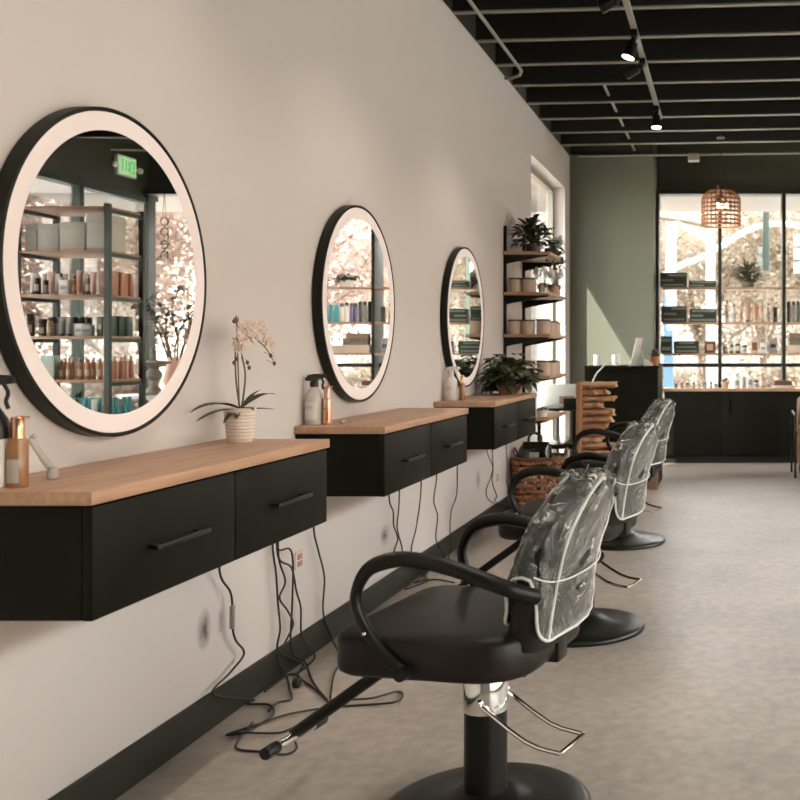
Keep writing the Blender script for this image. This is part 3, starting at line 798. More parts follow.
t = thing('console_table', 'low black console table in front of the side window', 'table', (.02, 8.68, 0))
b = MB(); b.box(.01, 0, .715, .36, 1.0, .74, .003); b.build('top', M['bag'], t)
for (x, y) in ((.03, .02), (.34, .02), (.03, .98), (.34, .98)):
    b = MB(); b.box(x-.014, y-.014, 0, x+.014, y+.014, .715); b.build('leg', M['black_metal'], t)
b = MB(); b.box(.046, .035, .375, .324, .965, .415, .003); b.build('shelf', M['bag'], t)
t = thing('laptop', 'pale grey laptop open on the black console table', 'laptop', (.19, 9.0, .74), R(4))
b = MB(); b.box(-.145, -.02, 0, .145, .18, .014, .003); b.build('keyboard_deck', M['grey'], t)
b = MB(); rot = Matrix.Translation((0, -.02, .012)) @ Matrix.Rotation(R(8), 4, 'X')
b.box(-.145, -.006, 0, .145, .004, .195, .003, rot=rot); ld = b.build('lid', M['grey'], t)
b = MB(); b.box(-.01, -.0075, .012, .125, -.006, .085, rot=rot); b.build('sticker', M['brownp'], ld)
t = thing('small_box', 'black box beside the laptop on the console table', 'box', (.315, 8.79, .741))
b = MB(); b.box(-.055, -.06, 0, .06, .06, .085, .003); b.build('body', M['blackp'], t)

# log rack
t = thing('log_rack', 'slim honey-wood log rack in front of the black reception desk', 'rack', (.48, 8.2, 0))
for (x, y) in ((.0, 0), (.0, .21)):
    b = MB(); b.box(x-.022, y-.022, 0, x+.022, y+.022, .985, .003); b.build('post', M['postwood'], t)
b = MB(); b.box(.022, -.02, .03, .30, .23, .055, .003); b.box(.022, 0, 0, .05, .21, .03); b.box(.24, 0, 0, .28, .21, .03); b.build('base', M['postwood'], t)
b = MB(); b.box(-.02, .022, .93, .02, .188, .965); b.box(-.02, .022, .06, .02, .188, .10); b.build('rail', M['postwood'], t)
q = random.Random(44); z = .055
for i in range(17):
    h = .048+.016*q.random(); L = .15+.15*q.random(); sk = q.uniform(-.035, .035); b = MB()
    n = 10; rings = []
    sh = q.uniform(-.01, .01)
    for k in range(7):
        x = L*k/6; r_ = []
        wob = .016*math.sin(k*1.7+i*2.1); hz = .006*math.sin(k*2.3+i*1.3)
        for a in range(n):
            an = 2*PI*a/n; e = 1+.14*math.sin(3*an+i)+.08*math.sin(2*an+k)
            r_.append((x+(sk*math.sin(an)+.012*math.sin(3*an+i))*(k/6)**2, .105+sh+wob*.8+.096*math.cos(an)*min(1.0, e), h/2+(h*.50+hz*.35)*math.sin(an)*min(1.04, e)))
        rings.append(r_)
    b.loft(rings)
    o = b.build('split_log', M['log'], None, (.505, 8.2, z), ang=30)
    where = 'at the bottom of the rack' if i == 0 else 'topmost in the rack' if i == 16 else f'{ORD[i]} up from the floor in the rack'
    tag(o, f'rough split log {where}', 'log', 'logs stacked in the rack')
    z += h

# ------------------------------------------------------------------ reception desk
t = thing('reception_desk', 'tall matt black reception desk in front of the sage green wall', 'desk', (.41, 9.0, 0))
b = MB(); b.box(0, 0, .03, .672, .02, 1.085); b.build('front_panel', M['vanity'], t)
b = MB(); b.box(0, .02, .0, .02, .62, 1.085); b.box(.652, .02, 0, .672, .62, 1.085); b.build('side_panel', M['vanity'], t)
b = MB(); b.box(-.004, -.004, 1.085, .678, .63, 1.11, .003); b.build('top', M['vanity'], t)
b = MB(); b.box(.02, .03, .5, .652, .6, .52); b.build('shelf', M['vanity'], t)
DT = 1.11
for (px, lb) in ((597, 'left white pillar candle on the black reception desk'), (615.5, 'right white pillar candle on the black reception desk')):
    p = at(px, 362, 9.12); t = thing('candle', lb, 'candle', (p.x, 9.14, DT), 0, 'candles on the desk')
    b = MB(); b.lathe([(.004, 0), (.033, 0), (.036, .003), (.036, .098), (.032, .102), (.028, .094), (.004, .092)], 26); b.build('glass', M['candle'], t)
    b = MB(); b.cyl((0, 0, .09), (.002, 0, .104), .0015, n=6); b.build('wick', M['blackp'], t)
p = at(634, 364, 9.12); t = thing('sign_holder', 'white leaning card on an easel stand on the reception desk', 'card', (p.x, 9.12, DT), R(-18))
rot = Matrix.Rotation(R(14), 4, 'Y')
b = MB(); b.box(-.012, -.075, .004, -.004, .075, .265, .002, rot=rot); b.build('card', M['paper'], t)
b = MB(); b.tube([(.05, .0, .20), (.115, 0, .003)], .005, 8); b.box(-.035, -.06, 0, .03, .06, .008); b.build('easel', M['steelw'], t)
p = at(648, 364, 9.1); t = thing('card_stack', 'white tilted card holder beside the leaning card', 'card', (p.x, 9.11, DT))
b = MB(); rings = [[(-.04, y, 0), (.045, y, 0), (.045, y, .018), (-.03, y, .062), (-.04, y, .062)] for y in (-.03, .03)]; b.loft(rings); b.build('holder', M['paper'], t)
p = at(656, 366, 9.1); t = thing('potted_succulent', 'spiky succulent in a terracotta pot on the right corner of the reception desk', 'plant', (p.x-.02, 9.16, DT))
b = MB(); b.lathe([(.005, 0), (.034, 0), (.043, .065), (.047, .066), (.047, .085), (.040, .085), (.038, .07), (.005, .07)], 24); b.build('pot', M['terra'], t)
foliage(22, .03, .03, .075, .12, .05, .085, .018, 31, (.1, .5), 1.0).build('foliage', M['leafv'], t)
b = MB(); P = [(.68, 9.10, DT+.006), (.63, 9.03, DT+.008), (.60, 8.986, DT+.008), (.57, 8.974, DT-.02), (.52, 8.965, DT-.075), (.48, 8.965, DT-.17), (.465, 8.968, .82), (.47, 8.97, .5), (.49, 8.95, .01)]
tag(b.tube(cr(P, 6), .006, 8).build('charging_cord', M['cord_white']), 'white cord arching down over the front of the reception desk', 'cord')
t = thing('wooden_crate', 'small brown wooden box on the floor at the right foot of the reception desk', 'box', (1.045, 8.86, 0))
b = MB(); b.box(-.05, -.05, 0, .045, .10, .20, .004); b.build('body', M['brownp'], t)

# ------------------------------------------------------------------ window counter and display
t = thing('window_cabinet', 'long low black cabinet with a wooden top below the street window', 'cabinet', (1.017, 10.85, 0))
CL = 3.2
b = MB(); b.box(0, .03, .09, CL, .25, .80); b.build('body', M['vanity'], t)
b = MB(); b.box(.0, .06, 0, CL, .25, .09); b.build('plinth', M['blackgap'], t)
b = MB(); b.box(-.02, -.02, .80, CL+.02, .24, .832, .003); b.build('worktop', M['oakx'], t)
for i in range(5):
    b = MB(); b.box(i*.64+.003, .008, .095, (i+1)*.64-.003, .03, .795, .002); d = b.build('door', M['vanity'], t)
    b = MB(); x = i*.64+(.57 if i % 2 == 0 else .07); b.box(x-.006, -.014, .55, x+.006, -.004, .72, .002); b.box(x-.004, -.006, .56, x+.004, .009, .57); b.box(x-.004, -.006, .70, x+.004, .009, .71); b.build('handle', M['vanity'], d)
SHZ = [1.966, 1.571, 1.222]
bays = [(.985, 1.613), (1.653, 2.338), (2.378, 3.06), (3.10, 3.78)]
bayn = ['first', 'second', 'third', 'fourth']
shn = ['upper', 'middle', 'lower']
for bi, (x0, x1) in enumerate(bays):
    for z, nm in zip(SHZ, shn):
        b = MB(); b.box(x0, 11.06, z-.026, x1, 11.185, z, .002)
        tag(b.build('display_shelf', M['oakx']), f'{nm} oak display shelf across the {bayn[bi]} window bay from the green wall', 'shelf', 'display shelves in the street window')
YS = 11.118
def gift_box(x0, x1, z, h, label, stripe, y=YS, d=.055):
    t = thing('product_box', label, 'box', ((x0+x1)/2, y, z), rnd.uniform(-.03, .03), 'dark green product boxes in the window')
    w = (x1-x0)/2
    b = MB(); b.box(-w, -d, 0, w, d, h, .003); b.build('carton', M['greenbox'], t)
    b = MB()
    s0, s1 = stripe
    b.box(-w+2*w*s0, -d-.002, h*.3, -w+2*w*s1, -d+.001, h*.68); b.build('band', M['greenbox2'], t)
def pxX(px, Y=YS): return CX+(px-VX)*Y/FP
def stack(p0, p1, zi, heights, stripes, where):
    z = SHZ[zi]
    for i, (h, s_) in enumerate(zip(heights, stripes)):
        nm = 'bottom' if i == 0 else 'top' if i == len(heights)-1 else 'middle'
        if len(heights) == 1: nm = 'single'
        gift_box(pxX(p0), pxX(p1), z, h, f'{nm} green box of the {where}', s_); z += h
stack(660.5, 687, 0, [.05, .055, .058], [(.1, .9), (.05, .5), (.3, .95)], 'tall left stack on the upper shelf, first window bay')
stack(689, 716, 0, [.036, .036], [(.05, .55), (.1, .95)], 'low right stack on the upper shelf, first window bay')
stack(661.5, 687, 1, [.06, .065, .055], [(.1, .9), (.1, .6), (.4, .95)], 'tall left stack on the middle shelf, first window bay')
stack(690, 716.5, 1, [.047, .052, .05], [(.05, .95), (.05, .5), (.1, .95)], 'right stack on the middle shelf, first window bay')
stack(661, 672, 2, [.10, .09], [(.1, .9), (.1, .9)], 'narrow left stack on the lower shelf, first window bay')
stack(674, 699, 2, [.045, .045, .045], [(.1, .9), (.1, .9), (.2, .8)], 'middle stack on the lower shelf, first window bay')
t = thing('picture_card', 'brown square box beside the green stacks on the lower shelf of the first bay', 'box', (pxX(710), YS, SHZ[2]))
b = MB(); b.box(-.062, -.03, 0, .062, .03, .135, .003); b.build('carton', M['leather_b'], t)
b = MB(); b.box(-.035, -.032, .03, .035, -.029, .10); b.build('panel', PM['pink'], t)

protos = {}
def product(kind, col, loc, h, r, label, group=None, rz=0.):
    key = (kind, col, round(h, 3), round(r, 3))
    if key in protos: return dup(protos[key], loc, label, rz, group)
    nm = {'bottle': 'product_bottle', 'tube': 'product_tube', 'pump': 'pump_bottle', 'jar': 'product_jar', 'can': 'product_bottle', 'box': 'product_carton'}[kind]
    t = thing(nm, label, 'bottle' if kind in ('bottle', 'pump', 'can') else {'tube': 'tube', 'jar': 'jar', 'box': 'box'}[kind], loc, rz, group)
    m = PM[col]
    cap = PM['black'] if col in ('tan', 'white', 'cream', 'teal', 'charcoal', 'grey', 'purple') else PM['cream']
    if col == 'amber': cap = PM['black']
    b = MB()
    if kind == 'bottle':
        b.lathe([(.004, 0), (r*.94, 0), (r, .005), (r, h*.72), (r*.8, h*.80), (r*.42, h*.83), (.004, h*.83)], 20); b.build('body', m, t)
        b = MB(); b.lathe([(.003, h*.825), (r*.46, h*.825), (r*.46, h*.98), (r*.4, h), (.003, h)], 16); b.build('cap', cap, t)
    elif kind == 'pump':
        b.lathe([(.004, 0), (r*.94, 0), (r, .005), (r, h*.68), (r*.75, h*.75), (r*.35, h*.77), (.004, h*.77)], 20); b.build('body', m, t)
        b = MB(); b.lathe([(.003, h*.765), (r*.38, h*.765), (r*.38, h*.83), (r*.15, h*.84), (r*.15, h*.94), (.003, h*.95)], 14)
        b.box(-.005, -.005, h*.93, r*1.0, .005, h*.985); b.build('pump', cap, t)
    elif kind == 'tube':
        n = 20; rings = []
        for (z, kx, ky) in ((.0, .75, .75), (h*.12, .75, .75), (h*.121, .98, .95), (h*.5, 1, .75), (h*.9, 1.08, .2), (h, 1.08, .08)):
            rings.append([(r*kx*math.cos(2*PI*k/n), r*ky*math.sin(2*PI*k/n), z) for k in range(n)])
        b.loft(rings[2:]); b.build('body', m, t)
        b = MB(); b.loft(rings[:2]); b.build('cap', cap, t)
    elif kind == 'can':
        b.lathe([(.004, 0), (r*.95, 0), (r, .004), (r, h*.80), (r*.93, h*.82), (.004, h*.82)], 20); b.build('body', m, t)
        b = MB(); b.lathe([(.003, h*.815), (r*.9, h*.815), (r*.9, h*.99), (r*.85, h), (.003, h)], 20); b.build('cap', m if col == 'teal' else cap, t)
    elif kind == 'jar':
        b.lathe([(.004, 0), (r*.95, 0), (r, .004), (r, h*.66), (.004, h*.68)], 20); b.build('body', m, t)
        b = MB(); b.lathe([(.003, h*.67), (r*1.02, h*.67), (r*1.02, h*.96), (r*.97, h), (.003, h)], 20); b.build('lid', cap, t)
    else:
        b.box(-r, -r*.6, 0, r, r*.6, h, .002); b.build('carton', m, t)
        b = MB(); b.box(-r*.7, -r*.6-.001, h*.35, r*.7, -r*.6+.001, h*.6); b.build('print', cap if col != 'white' else PM['grey'], t)
    if kind in ('bottle', 'pump', 'jar'):
        n = 8; b = MB(); z0, z1 = (h*.18, h*.5) if kind != 'jar' else (h*.15, h*.5)
        rings = [[((r+.0006)*math.cos(R(-50+100*i/n)-PI/2), (r+.0006)*math.sin(R(-50+100*i/n)-PI/2), z) for i in range(n+1)] for z in (z0, z1)]
        b.loft(rings, closed=False); b.build('label', PM['cream'] if col in ('charcoal', 'purple', 'teal', 'brown', 'amber', 'tan', 'black', 'copper') else PM['grey'], t)
    protos[key] = t
    return t
def row(items, y, z, where, group):
    for i, (px, kind, col, h, r) in enumerate(items):
        product(kind, col, (pxX(px, y), y, z), h, r, f'{col} {dict(bottle="bottle", tube="tube", pump="pump bottle", jar="jar", box="small carton")[kind]}, {ORD[i]} from left on the {where}', group)
row([(727, 'bottle', 'cream', .25, .022), (734, 'bottle', 'cream', .21, .021), (741, 'bottle', 'pink', .23, .021), (748, 'tube', 'tan', .235, .030), (755.5, 'tube', 'copper', .21, .024), (761.5, 'bottle', 'copper', .235, .020), (767.5, 'pump', 'cream', .21, .026), (775, 'box', 'charcoal', .175, .024)], YS, SHZ[1], 'middle shelf, second window bay', 'bottles in the street window')
row([(725, 'jar', 'black', .10, .026), (731.5, 'pump', 'charcoal', .13, .022), (738, 'jar', 'black', .16, .028), (744.5, 'jar', 'white', .09, .03), (763, 'box', 'white', .11, .032), (773, 'box', 'grey', .17, .045)], YS, SHZ[2], 'lower shelf, second window bay', 'bottles in the street window')
t = thing('dried_flower_frame', 'pink flower ornament on the lower shelf of the second window bay', 'ornament', (pxX(754.5), YS, SHZ[2]))
b = MB(); b.box(-.045, -.02, 0, .045, .02, .17, .003); b.build('frame', PM['cream'], t)
b = MB(); b.box(-.03, -.022, .03, .03, -.019, .12); b.build('picture', PM['brown'], t)
b = MB()
for k in range(9): flower_bm(b, (-.04+.01*k, -.01+.008*(k % 2), .18+.014*math.sin(k)), .026, 60+k)
b.build('flowers', PM['pink'], t)
for i, (x, kind, col, h, r) in enumerate([(2.415, 'can', 'charcoal', .235, .024), (2.467, 'can', 'grey', .235, .022), (2.518, 'can', 'charcoal', .235, .024), (2.57, 'can', 'purple', .215, .022), (2.617, 'can', 'purple', .215, .022), (2.672, 'can', 'white', .225, .023), (2.728, 'can', 'cream', .215, .023), (2.79, 'can', 'teal', .20, .027), (2.85, 'can', 'teal', .20, .027), (2.91, 'can', 'teal', .20, .027)]):
    product(kind, col, (x, YS, SHZ[1]), h, r, f'{col} bottle, {ORD[i]} from left on the middle shelf, third window bay', 'bottles in the street window')
t = thing('planter', 'grey bowl planter of spiky grass on the upper shelf of the second window bay', 'plant', (pxX(748), YS, SHZ[0])); t.scale = (1.25, 1.1, 1.25)
b = MB(); b.lathe([(.005, 0), (.045, 0), (.058, .02), (.055, .05), (.048, .05), (.04, .03), (.005, .03)], 24); b.build('pot', M['urn'], t)
foliage(240, .16, .055, .04, .20, .07, .13, .022, 71, (.2, 1.3), .7, .1).build('foliage', mat('olive_grass', (.13, .125, .06), .6, var=.3, scale=20), t)
t = thing('planter', 'trailing plant on the upper shelf of the third window bay', 'plant', (2.67, YS, SHZ[0]))
b = MB(); b.lathe([(.005, 0), (.06, 0), (.075, .08), (.066, .08), (.06, .06), (.005, .06)], 24); b.build('pot', M['pot'], t)
b = foliage(70, .15, .05, .08, .16, .06, .10, .035, 72, (.5, 1.5), .3); 
b.build('foliage', M['leaf'], t)
# third bay lower shelf: stacked boxes
for (x0, x1, z0, h, m, lb) in ((2.40, 2.86, 0, .09, 'canister', 'long tan box lying on the lower shelf of the third bay'),
                              (2.42, 2.70, .09, .075, 'urn', 'dark olive box on top of the long tan box in the third bay'), (2.42, 2.66, .165, .06, 'brownp', 'dark brown box topmost on the lower shelf of the third bay')):
    t = thing('product_box', lb, 'box', ((x0+x1)/2, YS, SHZ[2]+z0)); b = MB(); w = (x1-x0)/2
    b.box(-w, -.055, 0, w, .055, h*.7, .003); b.build('carton', M[m], t)
    b = MB(); b.box(-w-.002, -.057, h*.7, w+.002, .057, h, .003); b.build('lid', M[m], t)
# on the counter
YC = 10.98
row([(676, 'jar', 'cream', .05, .018), (682, 'bottle', 'brown', .075, .014), (688, 'jar', 'tan', .055, .02), (694, 'bottle', 'charcoal', .075, .014), (699, 'bottle', 'brown', .06, .014), (705, 'jar', 'charcoal', .06, .018), (711, 'bottle', 'black', .085, .013), (716, 'jar', 'white', .045, .02)], YC, .832, 'window counter, left of its clay pot', 'small bottles on the window counter')
t = thing('potted_succulent', 'succulent in a pink clay pot on the wooden window counter', 'plant', (pxX(725, YC), YC, .832))
b = MB(); b.lathe([(.005, 0), (.030, 0), (.045, .05), (.048, .07), (.041, .07), (.04, .055), (.005, .055)], 24); b.build('pot', M['pink_terra'], t)
foliage(34, .035, .035, .065, .10, .035, .06, .022, 77, (.1, .6), .8).build('foliage', mat('grey_green_leaf', (.20, .21, .13), .6, var=.2, scale=20), t)
row([(737, 'pump', 'white', .165, .032), (744, 'bottle', 'grey', .13, .022), (750, 'pump', 'white', .185, .034), (756, 'jar', 'white', .09, .028), (762.5, 'pump', 'tan', .165, .034)], YC, .832, 'window counter, right of its clay pot', 'bottles on the window counter')
t = thing('wooden_tray', 'brown wooden block on a white tray on the window counter', 'tray', (pxX(783, YC), YC, .832))
b = MB(); rings = [rrect(-.115, .115, .06, .03, 0, 4), rrect(-.14, .14, .075, .035, .03, 4), rrect(-.132, .132, .067, .03, .03, 4), rrect(-.11, .11, .055, .03, .008, 4)]; b.loft(rings); b.build('tray', M['whitep'], t)
b = MB(); b.box(-.10, -.045, .010, .10, .045, .085, .004); b.build('block', M['leather_b'], t)

# ------------------------------------------------------------------ right edge: leather armchair
t = thing('leather_armchair', 'brown leather armchair with a black metal arm frame, at the right edge of the view', 'chair', (2.75, 9.75, 0), R(0))
b = MB(); b.box(-.32, -.30, .10, .36, .34, .40, .03, 3); b.build('seat_box', M['leather_b'], t)
b = MB(); b.box(-.33, -.28, .40, .36, .30, .50, .04, 3); b.build('cushion', M['leather_b'], t)
b = MB(); b.box(-.32, .22, .40, .36, .36, .78, .05, 3); b.build('backrest', mat('tan_leather', (.22, .105, .06), .5, var=.15, scale=6), t)
for s_ in (-1, 1):
    x = -.375 if s_ < 0 else .40
    b = MB(); b.tube(cr([(x+.03, .25, .60), (x, .16, .64), (x, -.24, .62), (x, -.29, .58), (x, -.285, .02)], 5), .012, 8); b.tube([(x, .28, .01), (x, .22, .62)], .012, 8); b.build('arm_frame', M['black_metal'], t)
for (x, y) in ((-.28, -.26), (.32, -.26), (-.28, .3), (.32, .3)):
    b = MB(); b.cyl((x, y, 0), (x, y, .11), .018, .022); b.build('leg', M['black_metal'], t)
t = thing('folded_towel', 'white folded towel on the brown leather armchair', 'towel', (2.69, 9.68, .502))
b = MB(); b.box(-.20, -.12, 0, .12, .12, .05, .02, 3); b.build('fold', M['paper'], t)

# ------------------------------------------------------------------ ceiling fittings
t = thing('track_light', 'black ceiling track of spotlights running toward the street window', 'lamp', (1.14, 0, 0))
b = MB(); b.box(-.018, 1.5, 3.245, .018, 8.45, 3.275, .003); b.build('track', M['pipe'], t)
b = MB()
for y in (2.6, 4.9, 6.9, 8.2): b.cyl((0, y, 3.272), (0, y, ZW), .008)
b.build('hanger', M['black_metal'], t)
for (y, lit, dx) in ((1.75, True, -.10), (2.95, True, -.10), (4.45, True, -.10), (5.40, False, -.2), (6.12, True, -.10), (6.72, False, -.2), (8.02, True, 0)):  # three nearest heads are unseen, added to light the worktops
    b = MB(); b.cyl((0, y, 3.25), (0, y, 3.215), .012); b.box(-.022, y-.05, 3.205, .022, y+.05, 3.245, .004)
    d = Vector((dx*3 if lit else -1.0, -.06 if lit else .25, -1 if lit else -.42)).normalized(); p0 = Vector((0, y, 3.205)); b.tube([p0, p0+d*.03, p0+d*.035, p0+d*.13], [.018, .018, .034, .041], 20)
    h = b.build('spot_head', M['black_metal'], t)
    b = MB(); b.tube([p0+d*.1305, p0+d*.136, p0+d*.140], [.038, .036, .02], 20); b.build('lens', M['spot_on'] if lit else M['blackp'], h)
    if lit:
        l = bpy.data.lights.new('spot_lamp', 'SPOT'); l.energy = 12; l.color = (1, .90, .78); l.spot_size = R(100); l.spot_blend = 1; l.shadow_soft_size = .04
        lo = bpy.data.objects.new('spot_lamp', l); COL.objects.link(lo); lo.location = p0+d*.17+Vector((1.14, 0, 0))
        lo.rotation_euler = d.to_track_quat('-Z', 'Y').to_euler()
b = MB(); P = [(.187, 1.0, 3.335), (.187, 7.30, 3.335), (.15, 7.42, 3.335), (.07, 7.50, 3.335), (.015, 7.53, 3.34)]
tag(b.tube(P, .0125, 10).build('conduit_pipe', M['pipe']), 'grey ceiling conduit running close to the beige wall and bending into it', 'pipe')
b = MB(); b.tube([(.71, 7.9, 3.425), (.71, 10.65, 3.425)], .012, 10)
tag(b.build('conduit_pipe', M['pipe']), 'grey ceiling conduit threaded through the joists between the wall and the track light', 'pipe')
b = MB(); b.tube([(.1, 10.62, 3.352), (4.8, 10.25, 3.352)], .012, 10)
tag(b.build('conduit_pipe', M['pipe']), 'slim grey pipe crossing the ceiling just before the street window', 'pipe')
t = thing('smoke_detector', 'small grey junction box on the slim pipe near the street window', 'box', (1.36, 10.43, 3.262))
b = MB(); b.box(-.06, -.05, 0, .06, .05, .08, .008); b.build('body', M['pipe'], t)
# pendant
PX, PY = 1.654, 10.0
t = thing('pendant_lamp', 'rattan cage pendant lamp with glowing bulbs hanging before the street window', 'lamp', (PX, PY, 0))
b = MB(); b.lathe([(.004, 3.40), (.05, 3.40), (.055, 3.415), (.03, 3.435), (.014, 3.45), (.014, ZT), (.004, ZT)], 20); b.build('canopy', M['pipe'], t)
b = MB(); b.box(-.15, -.012, 3.422, .15, .012, 3.436); b.build('bracket', M['pipe'], t)
b = MB(); b.cyl((0, 0, 2.90), (0, 0, 3.41), .005, n=8); b.build('cable', M['cord'], t)
b = MB(); zt, zb = 2.868, 2.530; Rr = .196
def shade_r(z):
    k = (z-zb)/(zt-zb)
    return Rr if k < .75 else Rr*math.sqrt(max(.02, 1-((k-.75)/.25)**2*.55))
for i in range(9):
    z = zb+(zt-zb-.0)*i/8*.999; r = shade_r(z); b.tube([(r*math.cos(2*PI*k/40), r*math.sin(2*PI*k/40), z) for k in range(40)], .0085, 6, closed=True)
for k in range(24):
    a = 2*PI*k/24; P = [(shade_r(zb+(zt-zb)*i/10)*math.cos(a), shade_r(zb+(zt-zb)*i/10)*math.sin(a), zb+(zt-zb)*i/10) for i in range(11)]
    b.tube(P, .0062, 6)
for k in range(12):
    a = 2*PI*k/12; b.tube([(shade_r(zt)*math.cos(a), shade_r(zt)*math.sin(a), zt), (.02*math.cos(a), .02*math.sin(a), zt+.005)], .004, 5)
b.build('shade', M['rattan'], t)
b = MB(); b.lathe([(.004, 2.81), (.02, 2.81), (.022, 2.915), (.012, 2.93), (.004, 2.93)], 16)
for (dx, dy) in ((-.035, -.02), (.055, .02), (0, .05)): b.tube([(0, 0, 2.83), (dx, dy, 2.78)], .012, 8)
b.lathe([(.004, 2.868), (.045, 2.868), (.045, 2.93), (.012, 2.95), (.004, 2.95)], 16); b.build('socket', M['blackp'], t)
for (dx, dy) in ((-.035, -.02), (.055, .02), (0, .05)):
    b = MB(); b.ball((dx, dy, 2.73), .021, 2, (1, 1, 1.25)); b.build('bulb', M['bulb'], t)
l = bpy.data.lights.new('pendant_glow', 'POINT'); l.energy = 2; l.color = (1, .65, .35); l.shadow_soft_size = .05
lo = bpy.data.objects.new('pendant_glow', l); COL.objects.link(lo); lo.location = (PX, PY, 2.66)

# ------------------------------------------------------------------ cords under the vanities
def cord(wall_px, floor_px, label, top=True, X=.03, r=.0038):
    P = [on_wall(x, y, X) for x, y in wall_px]
    if top: P = [Vector((X, P[0].y, .668))]+P
    P += [on_floor(x, y, .006) for x, y in floor_px]
    for p in P:
        if p.z < .006: p.z = .006
        if p.z < .16: p.x = max(p.x, .03)
    b = MB(); b.tube(cr(P, 6), r, 7)
    for v in b.bm.verts:
        v.co.z = max(v.co.z, .0012)
    return tag(b.build('power_cord', M['cord']), label, 'cord', 'power cords below the vanities')
S = 2.963
def zz(*pts): return [(180+x/S, 500+y/S) for x, y in pts]
c = cord(zz((118, 215), (148, 270), (155, 310), (155, 370), (165, 415), (190, 455), (150, 510), (98, 575)), zz((100, 592), (170, 604), (262, 606), (278, 630), (255, 652), (190, 690), (140, 696)), 'power cord with an inline switch, hanging leftmost under the nearest vanity')
p = on_wall(232, 617, .035); b = MB(); b.box(p.x-.006, p.y-.008, p.z-.04, p.x+.008, p.y+.008, p.z+.04, .003); b.build('inline_switch', M['pipe'], c)
cord(zz((275, 140), (285, 220), (290, 300), (297, 380), (292, 450)), zz((300, 485), (350, 520), (400, 560), (436, 592)), 'power cord hanging straight down just left of the outlet below the nearest vanity')
cord(zz((292, 165), (312, 240), (295, 290), (320, 330), (335, 370), (310, 425), (288, 470)), zz((300, 520), (325, 560), (330, 590), (290, 600), (262, 625)), 'twisting power cord that ends in a floor loop below the nearest vanity')
cord(zz((288, 140), (325, 145), (335, 190), (333, 300), (330, 440)), zz((345, 480), (395, 540), (440, 598)), 'power cord beside the outlet, running taut to the chair from the nearest vanity')
cord(zz((290, 165), (330, 200), (345, 270), (358, 320), (360, 400), (385, 440)), zz((398, 470), (350, 512), (290, 520), (245, 568)), 'power cord bowing right of the outlet under the nearest vanity')
cord(zz((397, 90), (410, 150), (428, 230), (424, 330), (445, 400)), zz((475, 470), (455, 520), (445, 585)), 'power cord hanging rightmost under the nearest vanity')
def floor_cord(pts, label, r=.0038):
    P = [on_floor(x, y, .0052+(.008*(i % 3 == 1))) for i, (x, y) in enumerate(pts)]
    b = MB(); b.tube(cr(P, 6), r, 7)
    return tag(b.build('power_cord', M['cord']), label, 'cord', 'power cords below the vanities')
floor_cord(zz((445, 592), (560, 588), (640, 568), (660, 577), (640, 598), (560, 606), (440, 615), (320, 635), (230, 665), (140, 694), (180, 690), (290, 690), (340, 675), (346, 700)), 'power cord lying in a long loop behind the footrest of the nearest chair')
floor_cord(zz((215, 660), (170, 715), (172, 738), (230, 745), (262, 752), (320, 752), (345, 735), (340, 715)), 'power cord coiled on the floor at the end of the nearest footrest')
p = on_floor(297, 686); t = thing('cord_wrap', 'small black coiled wrap on the cords by the baseboard', 'cord wrap', (max(p.x, .05), p.y, 0))
b = MB(); b.tube([(0, .014*math.cos(2*PI*k/16), .018+.014*math.sin(2*PI*k/16)) for k in range(16)], .006, 7, closed=True)
for v in b.bm.verts: v.co.x *= 2.2
b.build('ring', M['cord'], t)
S2 = 4.444
def z2(*pts): return [(360+x/S2, 460+y/S2) for x, y in pts]
cord(z2((130, 175), (148, 230), (150, 290), (168, 350), (160, 430)), z2((185, 500), (163, 560), (210, 572), (300, 540)), 'power cord leftmost under the middle vanity')
cord(z2((175, 140), (172, 220), (165, 300), (185, 380), (198, 425)), z2((225, 510), (240, 545), (330, 530), (420, 545)), 'power cord second from the left under the middle vanity, tied to its neighbour')
cord(z2((272, 110), (265, 200), (250, 300), (230, 425)), z2((225, 490), (250, 540), (300, 525)), 'power cord third from the left under the middle vanity, slanting left')
cord(z2((340, 80), (328, 180), (345, 250), (338, 355)), z2((335, 440), (300, 490), (290, 520)), 'power cord fourth from the left under the middle vanity')
cord(z2((432, 40), (430, 150), (405, 230), (400, 315), (402, 370)), z2((395, 440), (400, 490)), 'power cord rightmost under the middle vanity, hanging straight')
S3 = 5.714
def z3(*pts): return [(480+x/S3, 440+y/S3) for x, y in pts]
cord(z3((40, 65), (72, 150), (60, 220), (35, 290), (60, 350)), z3((85, 400), (95, 420)), 'power cord leftmost under the farthest vanity, looped')
cord(z3((70, 60), (75, 160), (70, 240), (95, 320), (88, 350)), z3((100, 400), (120, 430)), 'power cord second under the farthest vanity, crossing the looped one')
cord(z3((150, 60), (155, 150), (150, 230), (170, 290)), z3((190, 370), (170, 410)), 'power cord rightmost under the farthest vanity')
for (px, py, lb) in ((298.5, 560, 'wall outlet plate below the far end of the nearest vanity'), (384+113, 477.5, 'wall outlet plate below the farthest vanity')):
    p = on_wall(px, py, .002); t = thing('wall_outlet', lb, 'outlet', (.001, p.y, p.z), 0, 'wall outlets')
    b = MB(); b.box(0, -.036, -.036, .006, .036, .036, .002); b.build('plate', M['outlet'], t)
    for s_ in (-1, 1):
        b = MB(); b.box(.005, -.020, s_*.014-.011, .009, .020, s_*.014+.011, .002); b.build('receptacle', M['outlet_red'], t)

